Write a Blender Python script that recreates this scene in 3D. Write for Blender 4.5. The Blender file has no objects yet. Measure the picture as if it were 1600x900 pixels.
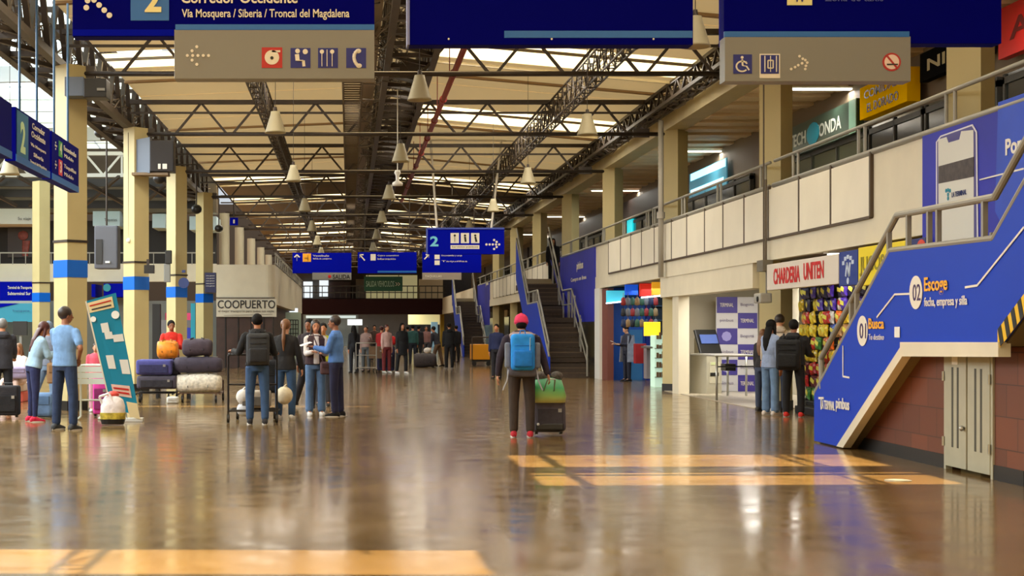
import bpy, bmesh, math, random
from mathutils import Vector, Matrix, Euler
random.seed(7)
S = bpy.context.scene
COL = S.collection
PI = math.pi

# ------------------------------------------------------------------ camera
FP, VX, VY, CH = 2350.0, 545.0, 515.0, 1.5      # focal length in px of 1600, vanishing point of the hall, eye height
cam_d = bpy.data.cameras.new('camera'); cam = bpy.data.objects.new('camera', cam_d); COL.objects.link(cam)
cam.location = (0, 0, CH); cam.rotation_euler = (PI/2, 0, 0)
cam_d.sensor_width = 36; cam_d.lens = FP/1600*36
cam_d.shift_x = (800-VX)/1600; cam_d.shift_y = (VY-450)/1600
cam_d.clip_end = 400
S.camera = cam
# ------------------------------------------------------------------ sky, sun, exposure
W = bpy.data.worlds.new('sky'); S.world = W; W.use_nodes = True
bg = W.node_tree.nodes['Background']; bg.inputs[0].default_value = (0.86, 0.93, 1.0, 1); bg.inputs[1].default_value = 0.62
sd = bpy.data.lights.new('sun', 'SUN'); sun = bpy.data.objects.new('sun', sd); COL.objects.link(sun)
SUN_DIR = Vector((0.03, -0.40, -1.0))
sd.energy = 15.0; sd.angle = math.radians(0.6); sd.color = (1.0, 0.76, 0.40)
sun.rotation_euler = SUN_DIR.to_track_quat('-Z', 'Y').to_euler()
S.view_settings.view_transform = 'Standard'; S.view_settings.look = 'None'
S.view_settings.gamma = 1; S.view_settings.use_curve_mapping = False
S.view_settings.exposure = 0.25
S.cycles.max_bounces = 7; S.cycles.diffuse_bounces = 3; S.cycles.glossy_bounces = 3
S.cycles.transparent_max_bounces = 12; S.cycles.sample_clamp_indirect = 4.0
S.cycles.caustics_reflective = False; S.cycles.caustics_refractive = False

# skylights: (centre Y, width along Y, x0, x1); the light that falls through them is an area light in the opening
SKY_N = [(-2.4, 2.0), (6.3, 2.0), (15.0, 1.9), (23.9, 2.0)]
SKY_R = SKY_N+[(32.7, 2.2), (42.3, 2.5), (60.2, 2.0), (69.2, 2.0), (78.0, 1.9), (86.6, 1.9), (95.3, 1.9), (104, 1.8), (112.7, 1.8)]
SKY_L = SKY_N+[(33.4, 1.7), (60.2, 1.9), (69.2, 1.9), (78.0, 1.8), (86.6, 1.8), (95.3, 1.8), (104, 1.8), (112.7, 1.8)]
def area(name, loc, sx, sy, power, color=(1, 1, 1), rot=(0, 0, 0), spread=PI):
    d = bpy.data.lights.new(name, 'AREA'); d.shape = 'RECTANGLE'; d.size = sx; d.size_y = sy
    d.energy = power; d.color = color; d.spread = spread
    o = bpy.data.objects.new(name, d); o.location = loc; o.rotation_euler = rot; COL.objects.link(o); return o
DAY = (1.0, 0.98, 0.95)
for (yc, w) in SKY_R:
    area('skylight_daylight', (4.7, yc, 7.27), 5.2, w*0.92, (12 if yc > 25 else 7)*5.2*w, DAY, (0, math.radians(5.6), 0))
for (yc, w) in SKY_L:
    area('skylight_daylight', (-2.35, yc, 7.46), 5.0, w*0.92, (12 if yc > 25 else 7)*5.0*w, DAY, (0, math.radians(-2.4), 0))
for yc in (16, 30, 44):           # lamps added under the milky roof, tilted to brighten the columns from the left
    area('added_court_light', (-13, yc, 9.0), 10, 12, 2500, (.93, .97, 1.0), (0, math.radians(-38), 0))
# ------------------------------------------------------------------ helpers
def lin(c):
    c = c/255.0
    return c/12.92 if c <= 0.04045 else ((c+0.055)/1.055)**2.4
def rgb(r, g, b): return (lin(r), lin(g), lin(b), 1)
MATS = {}
def mat(name, c=None, rough=0.6, metal=0.0, emit=0.0, noise=0.0, nscale=8.0, bump=0.0, spec=0.5, alpha=1.0, trans=0.0):
    """procedural material: base colour c (sRGB 0..255) broken up by noise"""
    if name in MATS: return MATS[name]
    m = bpy.data.materials.new(name); m.use_nodes = True; nt = m.node_tree; p = nt.nodes['Principled BSDF']
    col = rgb(*c)
    p.inputs['Base Color'].default_value = col; p.inputs['Roughness'].default_value = rough
    p.inputs['Metallic'].default_value = metal; p.inputs['Specular IOR Level'].default_value = spec
    if alpha < 1: p.inputs['Alpha'].default_value = alpha
    if trans: p.inputs['Transmission Weight'].default_value = trans
    if emit:
        p.inputs['Emission Color'].default_value = col; p.inputs['Emission Strength'].default_value = emit
    if noise or bump:
        tc = nt.nodes.new('ShaderNodeTexCoord'); n = nt.nodes.new('ShaderNodeTexNoise')
        n.inputs['Scale'].default_value = nscale; n.inputs['Detail'].default_value = 4
        nt.links.new(tc.outputs['Object'], n.inputs['Vector'])
        if noise:
            r = nt.nodes.new('ShaderNodeMapRange'); r.inputs[1].default_value = .3; r.inputs[2].default_value = .7
            r.inputs[3].default_value = 1-noise; r.inputs[4].default_value = 1+noise*.6
            x = nt.nodes.new('ShaderNodeVectorMath'); x.operation = 'SCALE'; x.inputs[0].default_value = col[:3]
            nt.links.new(n.outputs['Fac'], r.inputs[0]); nt.links.new(r.outputs[0], x.inputs['Scale'])
            nt.links.new(x.outputs[0], p.inputs['Base Color'])
        if bump:
            b = nt.nodes.new('ShaderNodeBump'); b.inputs['Strength'].default_value = bump; b.inputs['Distance'].default_value = .02
            nt.links.new(n.outputs['Fac'], b.inputs['Height']); nt.links.new(b.outputs[0], p.inputs['Normal'])
    MATS[name] = m; return m

WL = {}                                     # world position of every thing (children are built in world coordinates)
def setp(o, label=None, cat=None, group=None, kind=None):
    if label: o['label'] = label
    if cat: o['category'] = cat
    if group: o['group'] = group
    if kind: o['kind'] = kind
    return o
def thing(name, label, cat, loc=(0, 0, 0), group=None, kind=None):
    o = bpy.data.objects.new(name, None); COL.objects.link(o); o.location = loc; o.empty_display_size = .1
    WL[o.name] = Vector(loc)
    return setp(o, label, cat, group, kind)
def link(name, me, parent=None, m=None, loc=None):
    o = bpy.data.objects.new(name, me); COL.objects.link(o)
    if m is not None: me.materials.append(m)
    base = WL[parent.name] if parent is not None else Vector((0, 0, 0))
    if parent is not None: o.parent = parent
    if loc is not None:
        o.location = Vector(loc) - base; WL[o.name] = Vector(loc)
    else:
        o.location = -base; WL[o.name] = Vector((0, 0, 0))
    return o
def copy_tree(root, loc, rotz=None):
    c = root.copy(); COL.objects.link(c); c.location = loc
    if rotz is not None: c.rotation_euler = (0, 0, rotz)
    WL[c.name] = Vector(loc)
    for ch in list(root.children):
        d = ch.copy(); COL.objects.link(d); d.parent = c
        for g in list(ch.children):
            e = g.copy(); COL.objects.link(e); e.parent = d
    return c

class MB:
    def __init__(s): s.b = bmesh.new()
    def box(s, x0, x1, y0, y1, z0, z1, bev=0.0, seg=2):
        r = bmesh.ops.create_cube(s.b, size=1)
        M = Matrix.Translation(((x0+x1)/2, (y0+y1)/2, (z0+z1)/2)) @ Matrix.Diagonal((abs(x1-x0), abs(y1-y0), abs(z1-z0), 1))
        bmesh.ops.transform(s.b, matrix=M, verts=r['verts'])
        if bev:
            es = list({e for v in r['verts'] for e in v.link_edges})
            q = bmesh.ops.bevel(s.b, geom=es, offset=bev, segments=seg, affect='EDGES', profile=.6)
        return s
    def obox(s, c, size, rot=(0, 0, 0), bev=0.0, seg=2):
        r = bmesh.ops.create_cube(s.b, size=1); vs = r['verts']
        bmesh.ops.transform(s.b, matrix=Matrix.Diagonal((size[0], size[1], size[2], 1)), verts=vs)
        if bev:
            es = list({e for v in vs for e in v.link_edges})
            q = bmesh.ops.bevel(s.b, geom=es, offset=bev, segments=seg, affect='EDGES', profile=.6)
            vs = list({v for f in q['faces'] for v in f.verts} | {v for v in vs if v.is_valid})
        bmesh.ops.transform(s.b, matrix=Matrix.Translation(c) @ Euler(rot).to_matrix().to_4x4(), verts=vs)
        return s
    def bar(s, a, b, w, h=None, seg=0):
        """square bar (seg 0) or round tube from a to b"""
        a = Vector(a); b = Vector(b); d = b-a; L = d.length
        if L < 1e-6: return s
        if seg: r = bmesh.ops.create_cone(s.b, cap_ends=True, segments=seg, radius1=w/2, radius2=(h or w)/2, depth=L)
        else:
            r = bmesh.ops.create_cube(s.b, size=1)
            bmesh.ops.transform(s.b, matrix=Matrix.Diagonal((w, h or w, L, 1)), verts=r['verts'])
        M = Matrix.Translation((a+b)/2) @ d.to_track_quat('Z', 'Y').to_matrix().to_4x4()
        bmesh.ops.transform(s.b, matrix=M, verts=r['verts']); return s
    def path(s, pts, w, seg=6):
        for a, b in zip(pts[:-1], pts[1:]): s.bar(a, b, w, None, seg)
        return s
    def ell(s, c, r, rot=None, sub=2):
        q = bmesh.ops.create_icosphere(s.b, subdivisions=sub, radius=1)
        if not hasattr(r, '__len__'): r = (r, r, r)
        M = Matrix.Translation(c) @ (rot.to_4x4() if rot is not None else Matrix()) @ Matrix.Diagonal((*r, 1))
        bmesh.ops.transform(s.b, matrix=M, verts=q['verts']); return s
    def cap(s, a, b, ra, rb, seg=10, ball=True, sub=1):
        a = Vector(a); b = Vector(b)
        if (b-a).length > 1e-5: s.bar(a, b, ra*2, rb*2, seg)
        if ball: s.ell(a, ra, sub=sub); s.ell(b, rb, sub=sub)
        return s
    def poly(s, pts, off):
        """extrude a planar polygon (3-D points) by the vector off"""
        off = Vector(off); A = [s.b.verts.new(p) for p in pts]; B = [s.b.verts.new(Vector(p)+off) for p in pts]
        s.b.faces.new(A); s.b.faces.new(B[::-1]); n = len(pts)
        for i in range(n): s.b.faces.new((A[i], B[i], B[(i+1) % n], A[(i+1) % n]))
        return s
    def loft(s, rings, seg=16, power=2.0):
        """rings: (centre, rx, ry[, rotation matrix])"""
        prev = None; first = None
        for rg in rings:
            c, rx, ry = Vector(rg[0]), rg[1], rg[2]; R = rg[3] if len(rg) > 3 else None
            vs = []
            for i in range(seg):
                t = 2*PI*i/seg; ct, st = math.cos(t), math.sin(t)
                x = math.copysign(abs(ct)**(2/power), ct)*rx; y = math.copysign(abs(st)**(2/power), st)*ry
                v = Vector((x, y, 0)); v = (R @ v if R is not None else v)+c
                vs.append(s.b.verts.new(v))
            if prev:
                for i in range(seg): s.b.faces.new((prev[i], prev[(i+1) % seg], vs[(i+1) % seg], vs[i]))
            else: first = vs
            prev = vs
        s.b.faces.new(first[::-1]); s.b.faces.new(prev); return s
    def build(s, name, m, parent=None, smooth=False, loc=None, label=None, xf=None):
        bmesh.ops.recalc_face_normals(s.b, faces=s.b.faces)
        if xf is not None: bmesh.ops.transform(s.b, matrix=xf, verts=s.b.verts)
        me = bpy.data.meshes.new(name); s.b.to_mesh(me); s.b.free()
        if smooth:
            for p in me.polygons: p.use_smooth = True
        o = link(name, me, parent, m, None)
        if loc is not None: o.location = loc
        if label: o['label'] = label
        return o
    def remesh(s, name, m, parent, voxel, xf=None, smooth_it=3):
        """fuse everything into one continuous skin"""
        bmesh.ops.recalc_face_normals(s.b, faces=s.b.faces)
        me = bpy.data.meshes.new('tmp'); s.b.to_mesh(me); s.b.free()
        t = bpy.data.objects.new('tmp', me); COL.objects.link(t)
        r = t.modifiers.new('r', 'REMESH'); r.mode = 'VOXEL'; r.voxel_size = voxel; r.use_smooth_shade = True
        q = t.modifiers.new('s', 'SMOOTH'); q.iterations = smooth_it; q.factor = .5
        dg = bpy.context.evaluated_depsgraph_get()
        me2 = bpy.data.meshes.new_from_object(t.evaluated_get(dg))
        bpy.data.objects.remove(t); bpy.data.meshes.remove(me)
        if xf is not None: me2.transform(xf)
        me2.name = name; me2.materials.clear()
        for p in me2.polygons: p.use_smooth = True
        return link(name, me2, parent, m)

def struct(o, kind='structure', label=None):
    o['kind'] = kind
    if label: o['label'] = label
    return o
def wx(px, Y): return (px-VX)*Y/FP
def wz(py, Y): return CH+(VY-py)*Y/FP
def yx(px, X): return FP*X/(px-VX)
def fy(py): return FP*CH/(py-VY)
def fl(px, py): Y = fy(py); return wx(px, Y), Y

def text_mesh(s, w, h, bold=0.0, depth=0.004):
    cu = bpy.data.curves.new('t', 'FONT'); cu.body = s; cu.size = 1; cu.offset = bold; cu.extrude = 0.01; cu.resolution_u = 3
    cu.align_x = 'LEFT'
    t = bpy.data.objects.new('t', cu); COL.objects.link(t)
    dg = bpy.context.evaluated_depsgraph_get(); me = bpy.data.meshes.new_from_object(t.evaluated_get(dg))
    bpy.data.objects.remove(t); bpy.data.curves.remove(cu)
    xs = [v.co.x for v in me.vertices]; ys = [v.co.y for v in me.vertices]
    if not xs: return me
    x0, x1, y0, y1 = min(xs), max(xs), min(ys), max(ys)
    for v in me.vertices:
        v.co.x = ((v.co.x-x0)/(x1-x0)-.5)*w; v.co.y = ((v.co.y-y0)/(y1-y0)-.5)*h; v.co.z = v.co.z/0.01*depth/2
    me.materials.clear(); return me
def text(s, c, w, h, m, parent, face='F', bold=0.0, name='lettering', tilt=0.0):
    """face F: seen looking +Y; R: on a wall seen looking +X; L: seen looking -X. tilt slopes the line."""
    me = text_mesh(s, w, h, bold)
    R = {'F': Euler((PI/2, 0, 0)), 'R': Euler((PI/2, 0, -PI/2)), 'L': Euler((PI/2, 0, PI/2))}[face].to_matrix().to_4x4()
    me.transform(Matrix.Translation(c) @ R @ Matrix.Rotation(tilt, 4, 'Z'))
    return link(name, me, parent, m)
def tf(s, box, Y, m, parent, bold=0.0, name='lettering'):
    x0, y0, x1, y1 = box
    return text(s, (wx((x0+x1)/2, Y), Y, wz((y0+y1)/2, Y)), (x1-x0)*Y/FP, (y1-y0)*Y/FP, m, parent, 'F', bold, name)
def disc(mb, c, r, ax='Y', d=0.006, seg=20):
    v = {'Y': Vector((0, 1, 0)), 'X': Vector((1, 0, 0))}[ax]*d/2; c = Vector(c)
    mb.bar(c-v, c+v, 2*r, None, seg)

# ------------------------------------------------------------------ shared materials
white = mat('white_paint', (235, 235, 230), .5)
cream = mat('cream_paint', (222, 214, 192), .6, noise=.05, nscale=2)
panelc = mat('cream_panel', (236, 230, 212), .45, noise=.05, nscale=1.3)
ochre = mat('ochre_column_paint', (192, 178, 130), .55, noise=.05, nscale=1.5)
blueb = mat('blue_band', (0, 98, 205), .4)
navy = mat('sign_navy', (0, 1, 116), .65, spec=.04)
royal = mat('sign_royal_blue', (0, 12, 168), .65, spec=.05)
skyb = mat('sign_stripe_blue', (18, 104, 190), .4)
stairb = mat('stair_panel_blue', (0, 60, 196), .45, spec=.3)
muralb = mat('mural_violet_blue', (44, 50, 178), .5, noise=.18, nscale=.7, spec=.3)
greys = mat('sign_grey', (132, 132, 128), .4)
steel = mat('dark_truss_steel', (58, 48, 40), .5, .2, noise=.2, nscale=4)
rail = mat('galvanised_rail', (158, 156, 146), .35, .5)
railp = mat('grey_rail_paint', (150, 148, 138), .4)
black = mat('black_plastic', (18, 18, 20), .4)
dark = mat('dark_interior', (24, 21, 20), .6)
darkglass = mat('dark_shop_glass', (26, 32, 32), .12, spec=.6)
brownw = mat('brown_wood', (66, 42, 34), .5, noise=.25, nscale=3)
maroon = mat('dark_maroon_beam', (46, 10, 10), .6, spec=.2)
red = mat('red_paint', (190, 25, 20), .45)
redpipe = mat('red_oxide_pipe', (140, 45, 38), .45)
yellow = mat('yellow_sign', (245, 222, 20), .45)
orange = mat('amber_yellow', (250, 180, 30), .5)
chrome = mat('brushed_steel', (170, 170, 165), .3, .8)
lampw = mat('pendant_shade', (168, 160, 132), .45, trans=.0)
teal = mat('teal_print', (12, 140, 165), .5)
cable = mat('grey_cable', (96, 84, 70), .6)
# ================================================================== SETTING
def floor_mat():
    m = bpy.data.materials.new('polished_terrazzo'); m.use_nodes = True; nt = m.node_tree; p = nt.nodes['Principled BSDF']
    tc = nt.nodes.new('ShaderNodeTexCoord')
    def noise(sc, det=5, stretch=None):
        n = nt.nodes.new('ShaderNodeTexNoise'); n.inputs['Scale'].default_value = sc; n.inputs['Detail'].default_value = det
        if stretch:
            mp = nt.nodes.new('ShaderNodeMapping'); mp.inputs['Scale'].default_value = stretch
            nt.links.new(tc.outputs['Object'], mp.inputs[0]); nt.links.new(mp.outputs[0], n.inputs[0])
        else: nt.links.new(tc.outputs['Object'], n.inputs[0])
        return n
    a = noise(.55, 6); b = noise(55, 3); c = noise(3, 6)
    r = nt.nodes.new('ShaderNodeValToRGB'); r.color_ramp.elements[0].position = .32; r.color_ramp.elements[1].position = .7
    r.color_ramp.elements[0].color = rgb(106, 84, 54); r.color_ramp.elements[1].color = rgb(141, 114, 75)
    nt.links.new(a.outputs['Fac'], r.inputs[0])
    r2 = nt.nodes.new('ShaderNodeValToRGB'); r2.color_ramp.elements[0].position = .35; r2.color_ramp.elements[1].position = .72
    r2.color_ramp.elements[0].color = (.62, .62, .6, 1); r2.color_ramp.elements[1].color = (1.25, 1.2, 1.1, 1)
    nt.links.new(b.outputs['Fac'], r2.inputs[0])
    mx = nt.nodes.new('ShaderNodeMix'); mx.data_type = 'RGBA'; mx.blend_type = 'MULTIPLY'; mx.inputs[0].default_value = .55
    nt.links.new(r.outputs[0], mx.inputs[6]); nt.links.new(r2.outputs[0], mx.inputs[7]); nt.links.new(mx.outputs[2], p.inputs['Base Color'])
    q = nt.nodes.new('ShaderNodeMapRange'); q.inputs[1].default_value = .3; q.inputs[2].default_value = .7
    q.inputs[3].default_value = .09; q.inputs[4].default_value = .19
    nt.links.new(c.outputs['Fac'], q.inputs[0]); nt.links.new(q.outputs[0], p.inputs['Roughness'])
    p.inputs['Specular IOR Level'].default_value = .45
    d = noise(5, 3, (1, .35, 1)); bp = nt.nodes.new('ShaderNodeBump'); bp.inputs['Strength'].default_value = .05; bp.inputs['Distance'].default_value = .02
    nt.links.new(d.outputs['Fac'], bp.inputs['Height']); nt.links.new(bp.outputs[0], p.inputs['Normal'])
    return m
def tile_mat():
    m = bpy.data.materials.new('brown_ceramic_tile'); m.use_nodes = True; nt = m.node_tree; p = nt.nodes['Principled BSDF']
    tc = nt.nodes.new('ShaderNodeTexCoord'); sp = nt.nodes.new('ShaderNodeSeparateXYZ'); cb = nt.nodes.new('ShaderNodeCombineXYZ')
    nt.links.new(tc.outputs['Object'], sp.inputs[0]); nt.links.new(sp.outputs[1], cb.inputs[0]); nt.links.new(sp.outputs[2], cb.inputs[1])
    b = nt.nodes.new('ShaderNodeTexBrick'); b.offset = 0.5; b.inputs['Scale'].default_value = 1
    b.inputs['Brick Width'].default_value = .5; b.inputs['Row Height'].default_value = .32; b.inputs['Mortar Size'].default_value = .006
    b.inputs['Color1'].default_value = rgb(118, 66, 46); b.inputs['Color2'].default_value = rgb(98, 56, 42); b.inputs['Mortar'].default_value = rgb(70, 44, 36)
    nt.links.new(cb.outputs[0], b.inputs[0]); nt.links.new(b.outputs[0], p.inputs['Base Color']); p.inputs['Roughness'].default_value = .42
    return m
def roof_mat():
    m = bpy.data.materials.new('translucent_tan_roofing'); m.use_nodes = True; nt = m.node_tree
    p = nt.nodes['Principled BSDF']; p.inputs['Base Color'].default_value = rgb(228, 206, 172); p.inputs['Roughness'].default_value = .7
    t = nt.nodes.new('ShaderNodeBsdfTranslucent'); t.inputs[0].default_value = (.68, .68, .62, 1)
    mx = nt.nodes.new('ShaderNodeMixShader'); mx.inputs[0].default_value = .30
    o = nt.nodes['Material Output']; nt.links.new(p.outputs[0], mx.inputs[1]); nt.links.new(t.outputs[0], mx.inputs[2]); nt.links.new(mx.outputs[0], o.inputs[0])
    return m
def milky_mat(name='milky_glazing', c=(.50, .60, .68, 1), k=.30):
    m = bpy.data.materials.new(name); m.use_nodes = True; nt = m.node_tree
    t = nt.nodes.new('ShaderNodeBsdfTranslucent'); t.inputs[0].default_value = c
    g = nt.nodes.new('ShaderNodeBsdfTransparent'); g.inputs[0].default_value = (.75, .8, .85, 1)
    mx = nt.nodes.new('ShaderNodeMixShader'); mx.inputs[0].default_value = k
    o = nt.nodes['Material Output']; nt.links.new(t.outputs[0], mx.inputs[1]); nt.links.new(g.outputs[0], mx.inputs[2]); nt.links.new(mx.outputs[0], o.inputs[0])
    return m
FLOOR = floor_mat(); TILE = tile_mat(); ROOF = roof_mat(); MILK = milky_mat()
floor_o = struct(MB().box(-34, 26, -14, 170, -.3, 0).build('floor', FLOOR), label='polished brown terrazzo floor of the hall')

XL, XS, XR = -5.35, 1.15, 7.75                # left eave, spine, right eave of the nave roof
def rz(x): return 7.45+(x-XL)*(7.72-7.45)/(XS-XL) if x < XS else 7.72+(x-XS)*(7.12-7.72)/(XR-XS)
def roof_half(mb, x0, x1, holes, y0=-12, y1=124):
    cuts = [y0]
    for a, b in sorted(holes): cuts += [a, b]
    cuts.append(y1)
    far = MB()
    for a, b in zip(cuts[::2], cuts[1::2]):
        if a > 52:
            far.poly([(x0, a, rz(x0)), (x1, a, rz(x1)), (x1, b, rz(x1)), (x0, b, rz(x0))], (0, 0, .04)); continue
        if b > 60: far.poly([(x0, 52, rz(x0)), (x1, 52, rz(x1)), (x1, b, rz(x1)), (x0, b, rz(x0))], (0, 0, .04)); b = 51.98
        # each bay is a shallow fold
        n = max(1, round((b-a)/4.3)); st = (b-a)/n
        for i in range(n):
            ya, yb = a+i*st, a+(i+1)*st-.02
            za = .0 if i % 2 else -.008
            mb.poly([(x0, ya, rz(x0)+za), (x1, ya, rz(x1)+za), (x1, yb, rz(x1)-za), (x0, yb, rz(x0)-za)], (0, 0, .04))
    struct(far.build('ceiling', DROOF), label='dark brown roof panels over the %s far part of the hall' % ('right' if x0 > 0 else 'left'))
DROOF = mat('dark_brown_roofing', (92, 74, 54), .8, noise=.2, nscale=.8)  # one darker opaque brown for all far roof panels
rb = MB()
roof_half(rb, XL, XS-.5, [(y-w/2-(.28 if y == 33.4 else 0), y+w/2) for y, w in SKY_L]+[(12.3, 13.3)])  # slot and skylight gap added so sun stripes fall on the floor
roof_half(rb, XS+.5, XR, [(y-w/2, y+w/2) for y, w in SKY_R]+[(17.55, 18.75), (19.5, 21.0)])  # unseen slots placed where the sun must enter for the floor stripes
rb.box(5.75, XR, 17.5, 21.1, rz(5.75)-.02, rz(5.75))  # added unseen panel, stops the sun stripes short on the right
rb.box(XS-.5, XS+.5, -12, 124, 7.72, 7.76)
struct(rb.build('ceiling', ROOF), label='tan translucent roof panels over the hall')
n = 0
seam = MB()
for k in range(-1, 10):
    yy = 27.2+k*8.68-2.1
    for x0, x1 in ((XL, XS-.5), (XS+.5, XR)):
        seam.bar((x0, yy+2.1, rz(x0)-.05), (x1, yy+2.1, rz(x1)-.05), .16, .05)
struct(seam.build('trim_1', mat('roof_seam_brown', (170, 142, 108), .7)), label='brown seams across the tan roof panels')
pane = milky_mat('milky_skylight', (.8, .78, .7, 1), .04)
for (lst, x0, x1) in ((SKY_R, XS+.5, XR), (SKY_L, XL, XS-.5)):
    for i, (yc, w) in enumerate(lst):
        n += 1
        b = MB(); b.poly([(x0, yc-w/2, rz(x0)), (x1, yc-w/2, rz(x1)), (x1, yc+w/2, rz(x1)), (x0, yc+w/2, rz(x0))], (0, 0, .02))
        o = struct(b.build('window_%d' % n, pane), label='white skylight strip across the %s half of the roof, number %d from the camera' % ('right' if x0 > 0 else 'left', i+1))
        f = MB()
        for e in (-w/2, w/2): f.bar((x0, yc+e, rz(x0)-.12), (x1, yc+e, rz(x1)-.12), .06, .06)
        f.build('window_frame', mat('skylight_frame', (150, 140, 120), .5), o)

# milky roof over the side court on the left, behind the columns
g = MB()
def az(y): return 12.3-(y-18)*(12.3-8.6)/41
Y0, Y1 = 8.0, 59.0
for j in range(6):
    x0 = -5.6-j*4.2; x1 = x0-4.12
    g.poly([(x0, Y0, az(Y0)), (x1, Y0, az(Y0)), (x1, Y1, az(Y1)), (x0, Y1, az(Y1))], (0, 0, .03))
struct(g.build('window_30', MILK), label='pale blue milky glass roof over the side court, upper left')
g = MB()
for j in range(30):
    yy = Y0+j*1.72
    g.bar((-5.6, yy, az(yy)-.03), (-31, yy, az(yy)-.03), .03)
struct(g.build('trim_2', mat('glazing_bar', (150, 160, 168), .5)), label='thin glazing bars of the milky side roof')
g = MB()
for j, yy in enumerate((20, 28.7, 37.4, 46, 54.5)):
    g.bar((-5.6, yy, az(yy)-.35), (-31, yy+3, az(yy)-.45), .22, .5)
for x in (-9, -14.2, -19.5): g.bar((x, Y0, az(Y0)-.3), (x-3.2, Y1, az(Y1)-.3), .16, .35)
struct(g.build('trim_3', mat('pale_grey_beam', (158, 160, 158), .5)), label='pale grey beams under the milky side roof')

def column(x, y, top, name='column', bands=True, label=None, round_=False):
    root = thing(name, label, 'column', (x, y, 0), kind='structure')
    b = MB()
    if round_:
        b.bar((x, y, 4.0), (x, y, top), .44, None, 20)
    else:
        r = .31; pts = [(x-r, y, .12), (x, y-r, .12), (x+r, y, .12), (x, y+r, .12)]
        b.poly(pts, (0, 0, top-.12))
    b.build('column_shaft', ochre if not round_ else mat('round_column_grey', (176, 172, 154), .6), root)
    if not round_:
        r = .325; c = MB(); c.poly([(x-r, y, 0), (x, y-r, 0), (x+r, y, 0), (x, y+r, 0)], (0, 0, .18)); c.build('column_base', mat('black_skirting', (32, 30, 30), .4), root)
    if bands:
        r = .322; c = MB(); c.poly([(x-r, y, 2.47), (x, y-r, 2.47), (x+r, y, 2.47), (x, y+r, 2.47)], (0, 0, .32)); c.build('painted_band', blueb, root, label='bright blue painted band')
        r = .335; c = MB(); c.poly([(x-r, y, 3.12), (x, y-r, 3.12), (x+r, y, 3.12), (x, y+r, 3.12)], (0, 0, .045)); c.build('strap', steel, root, label='dark steel strap')
    return root
YK = [28.1+8.68*k for k in range(11)]
nm = ['nearest', 'second', 'third', 'fourth', 'fifth', 'sixth', 'seventh', 'eighth', 'ninth', 'tenth', 'eleventh']
for k in range(4): column(-5.2, YK[k], 6.42, label='ochre square column with a blue band, %s on the left side of the hall' % nm[k])
column(-10.8, 52.8, 6.7, label='ochre column with a blue band standing behind the nearest left column')
for k in range(4, 9): column(-5.2, YK[k], 6.35, bands=False, label='round cream column on the left upper gallery, %s of them' % nm[k-4], round_=True)
YR = [19.3]+YK
for k, y in enumerate(YR[:8]): column(7.98, y, 6.36, bands=False, label='ochre column behind the right balcony, %s from the camera' % nm[k])

# ------------------------------------------------------------------ roof trusses
def truss(Y, idx):
    t = thing('roof_truss', '%s dark steel roof truss spanning the hall, counted from the camera' % nm[idx], 'truss', (XS, Y, 6.28), 'transverse roof trusses')
    MB().bar((XL, Y, 6.28), (XR, Y, 6.28), .10, None, 8).build('bottom_chord', steel, t, smooth=True)
    MB().bar((XL, Y, 7.06), (XR, Y, 7.06), .13, .1).build('top_chord', steel, t)
    MB().bar((XL, Y, 6.80), (XR, Y, 6.80), .05).build('middle_rail', steel, t)
    b = MB(); x = XL+.35; per = 1.38
    while x < XR-per*.6:
        b.bar((x, Y, 7.03), (x+per*.44, Y, 6.3), .055); b.bar((x+per*.56, Y, 6.3), (x+per, Y, 7.03), .055)
        x += per+.02
    b.build('brace', steel, t)
    for x in (XL+.4, XS, XR-.6): MB().box(x-.2, x+.2, Y-.02, Y+.02, 6.2, 6.42).build('gusset', steel, t)
for k in range(11): truss(YK[k], k)
def long_truss(name, x, z0, z1, label, w=.3, y0=12, y1=122, per=1.3, bars=.06):
    t = thing(name, label, 'truss', (x, y0, z0))
    for sx in (-w/2, w/2):
        MB().bar((x+sx, y0, z0), (x+sx, y1, z0), bars*1.5).build('bottom_chord', steel, t)
        MB().bar((x+sx, y0, z1), (x+sx, y1, z1), bars*1.5).build('top_chord', steel, t)
    b = MB(); y = y0; i = 0
    while y < y1-per:
        for sx in (-w/2, w/2):
            b.bar((x+sx, y, z0), (x+sx, y+per/2, z1), bars); b.bar((x+sx, y+per/2, z1), (x+sx, y+per, z0), bars)
        b.bar((x-w/2, y, z0), (x+w/2, y, z0), bars); b.bar((x-w/2, y, z0), (x+w/2, y+per, z0), bars*.8)
        b.bar((x-w/2, y+per/2, z1), (x+w/2, y+per/2, z1), bars)
        y += per; i += 1
    b.build('brace', steel, t)
    return t
long_truss('edge_truss', -5.83, 6.5, 7.85, 'deep dark lattice truss along the tops of the left columns', .78, y1=58.9, per=1.7, bars=.1)
long_truss('lattice_truss', -1.95, 6.45, 7.0, 'slim dark lattice truss running lengthwise in the left half of the roof', .2, per=.75, bars=.022)
long_truss('lattice_truss', 4.95, 6.45, 7.0, 'slim dark lattice truss running lengthwise in the right half of the roof', .2, per=.75, bars=.022)
long_truss('spine_truss', 1.15, 6.5, 7.6, 'dense dark lattice truss along the middle of the roof', .85, per=1.1, bars=.08)
long_truss('edge_truss', 7.42, 6.68, 7.04, 'dark lattice truss above the cream beam on the right side', .35, per=.9, bars=.05)
t = thing('red_pipe', 'red oxide painted pipe running lengthwise below the roof beside the spine truss', 'pipe', (2.1, 12, 6.62))
MB().bar((2.1, 12, 6.62), (2.1, 60, 6.62), .12, None, 12).build('pipe_run', redpipe, t, smooth=True)
b = MB()
for k in range(14): y = 13+k*3.4; b.bar((2.1, y, 6.62), (2.1, y+.12, 6.62), .17, None, 12)
for k in range(10): y = 14+k*4.34; b.bar((2.1, y, 6.66), (2.1, y, 7.6), .02)
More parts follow.
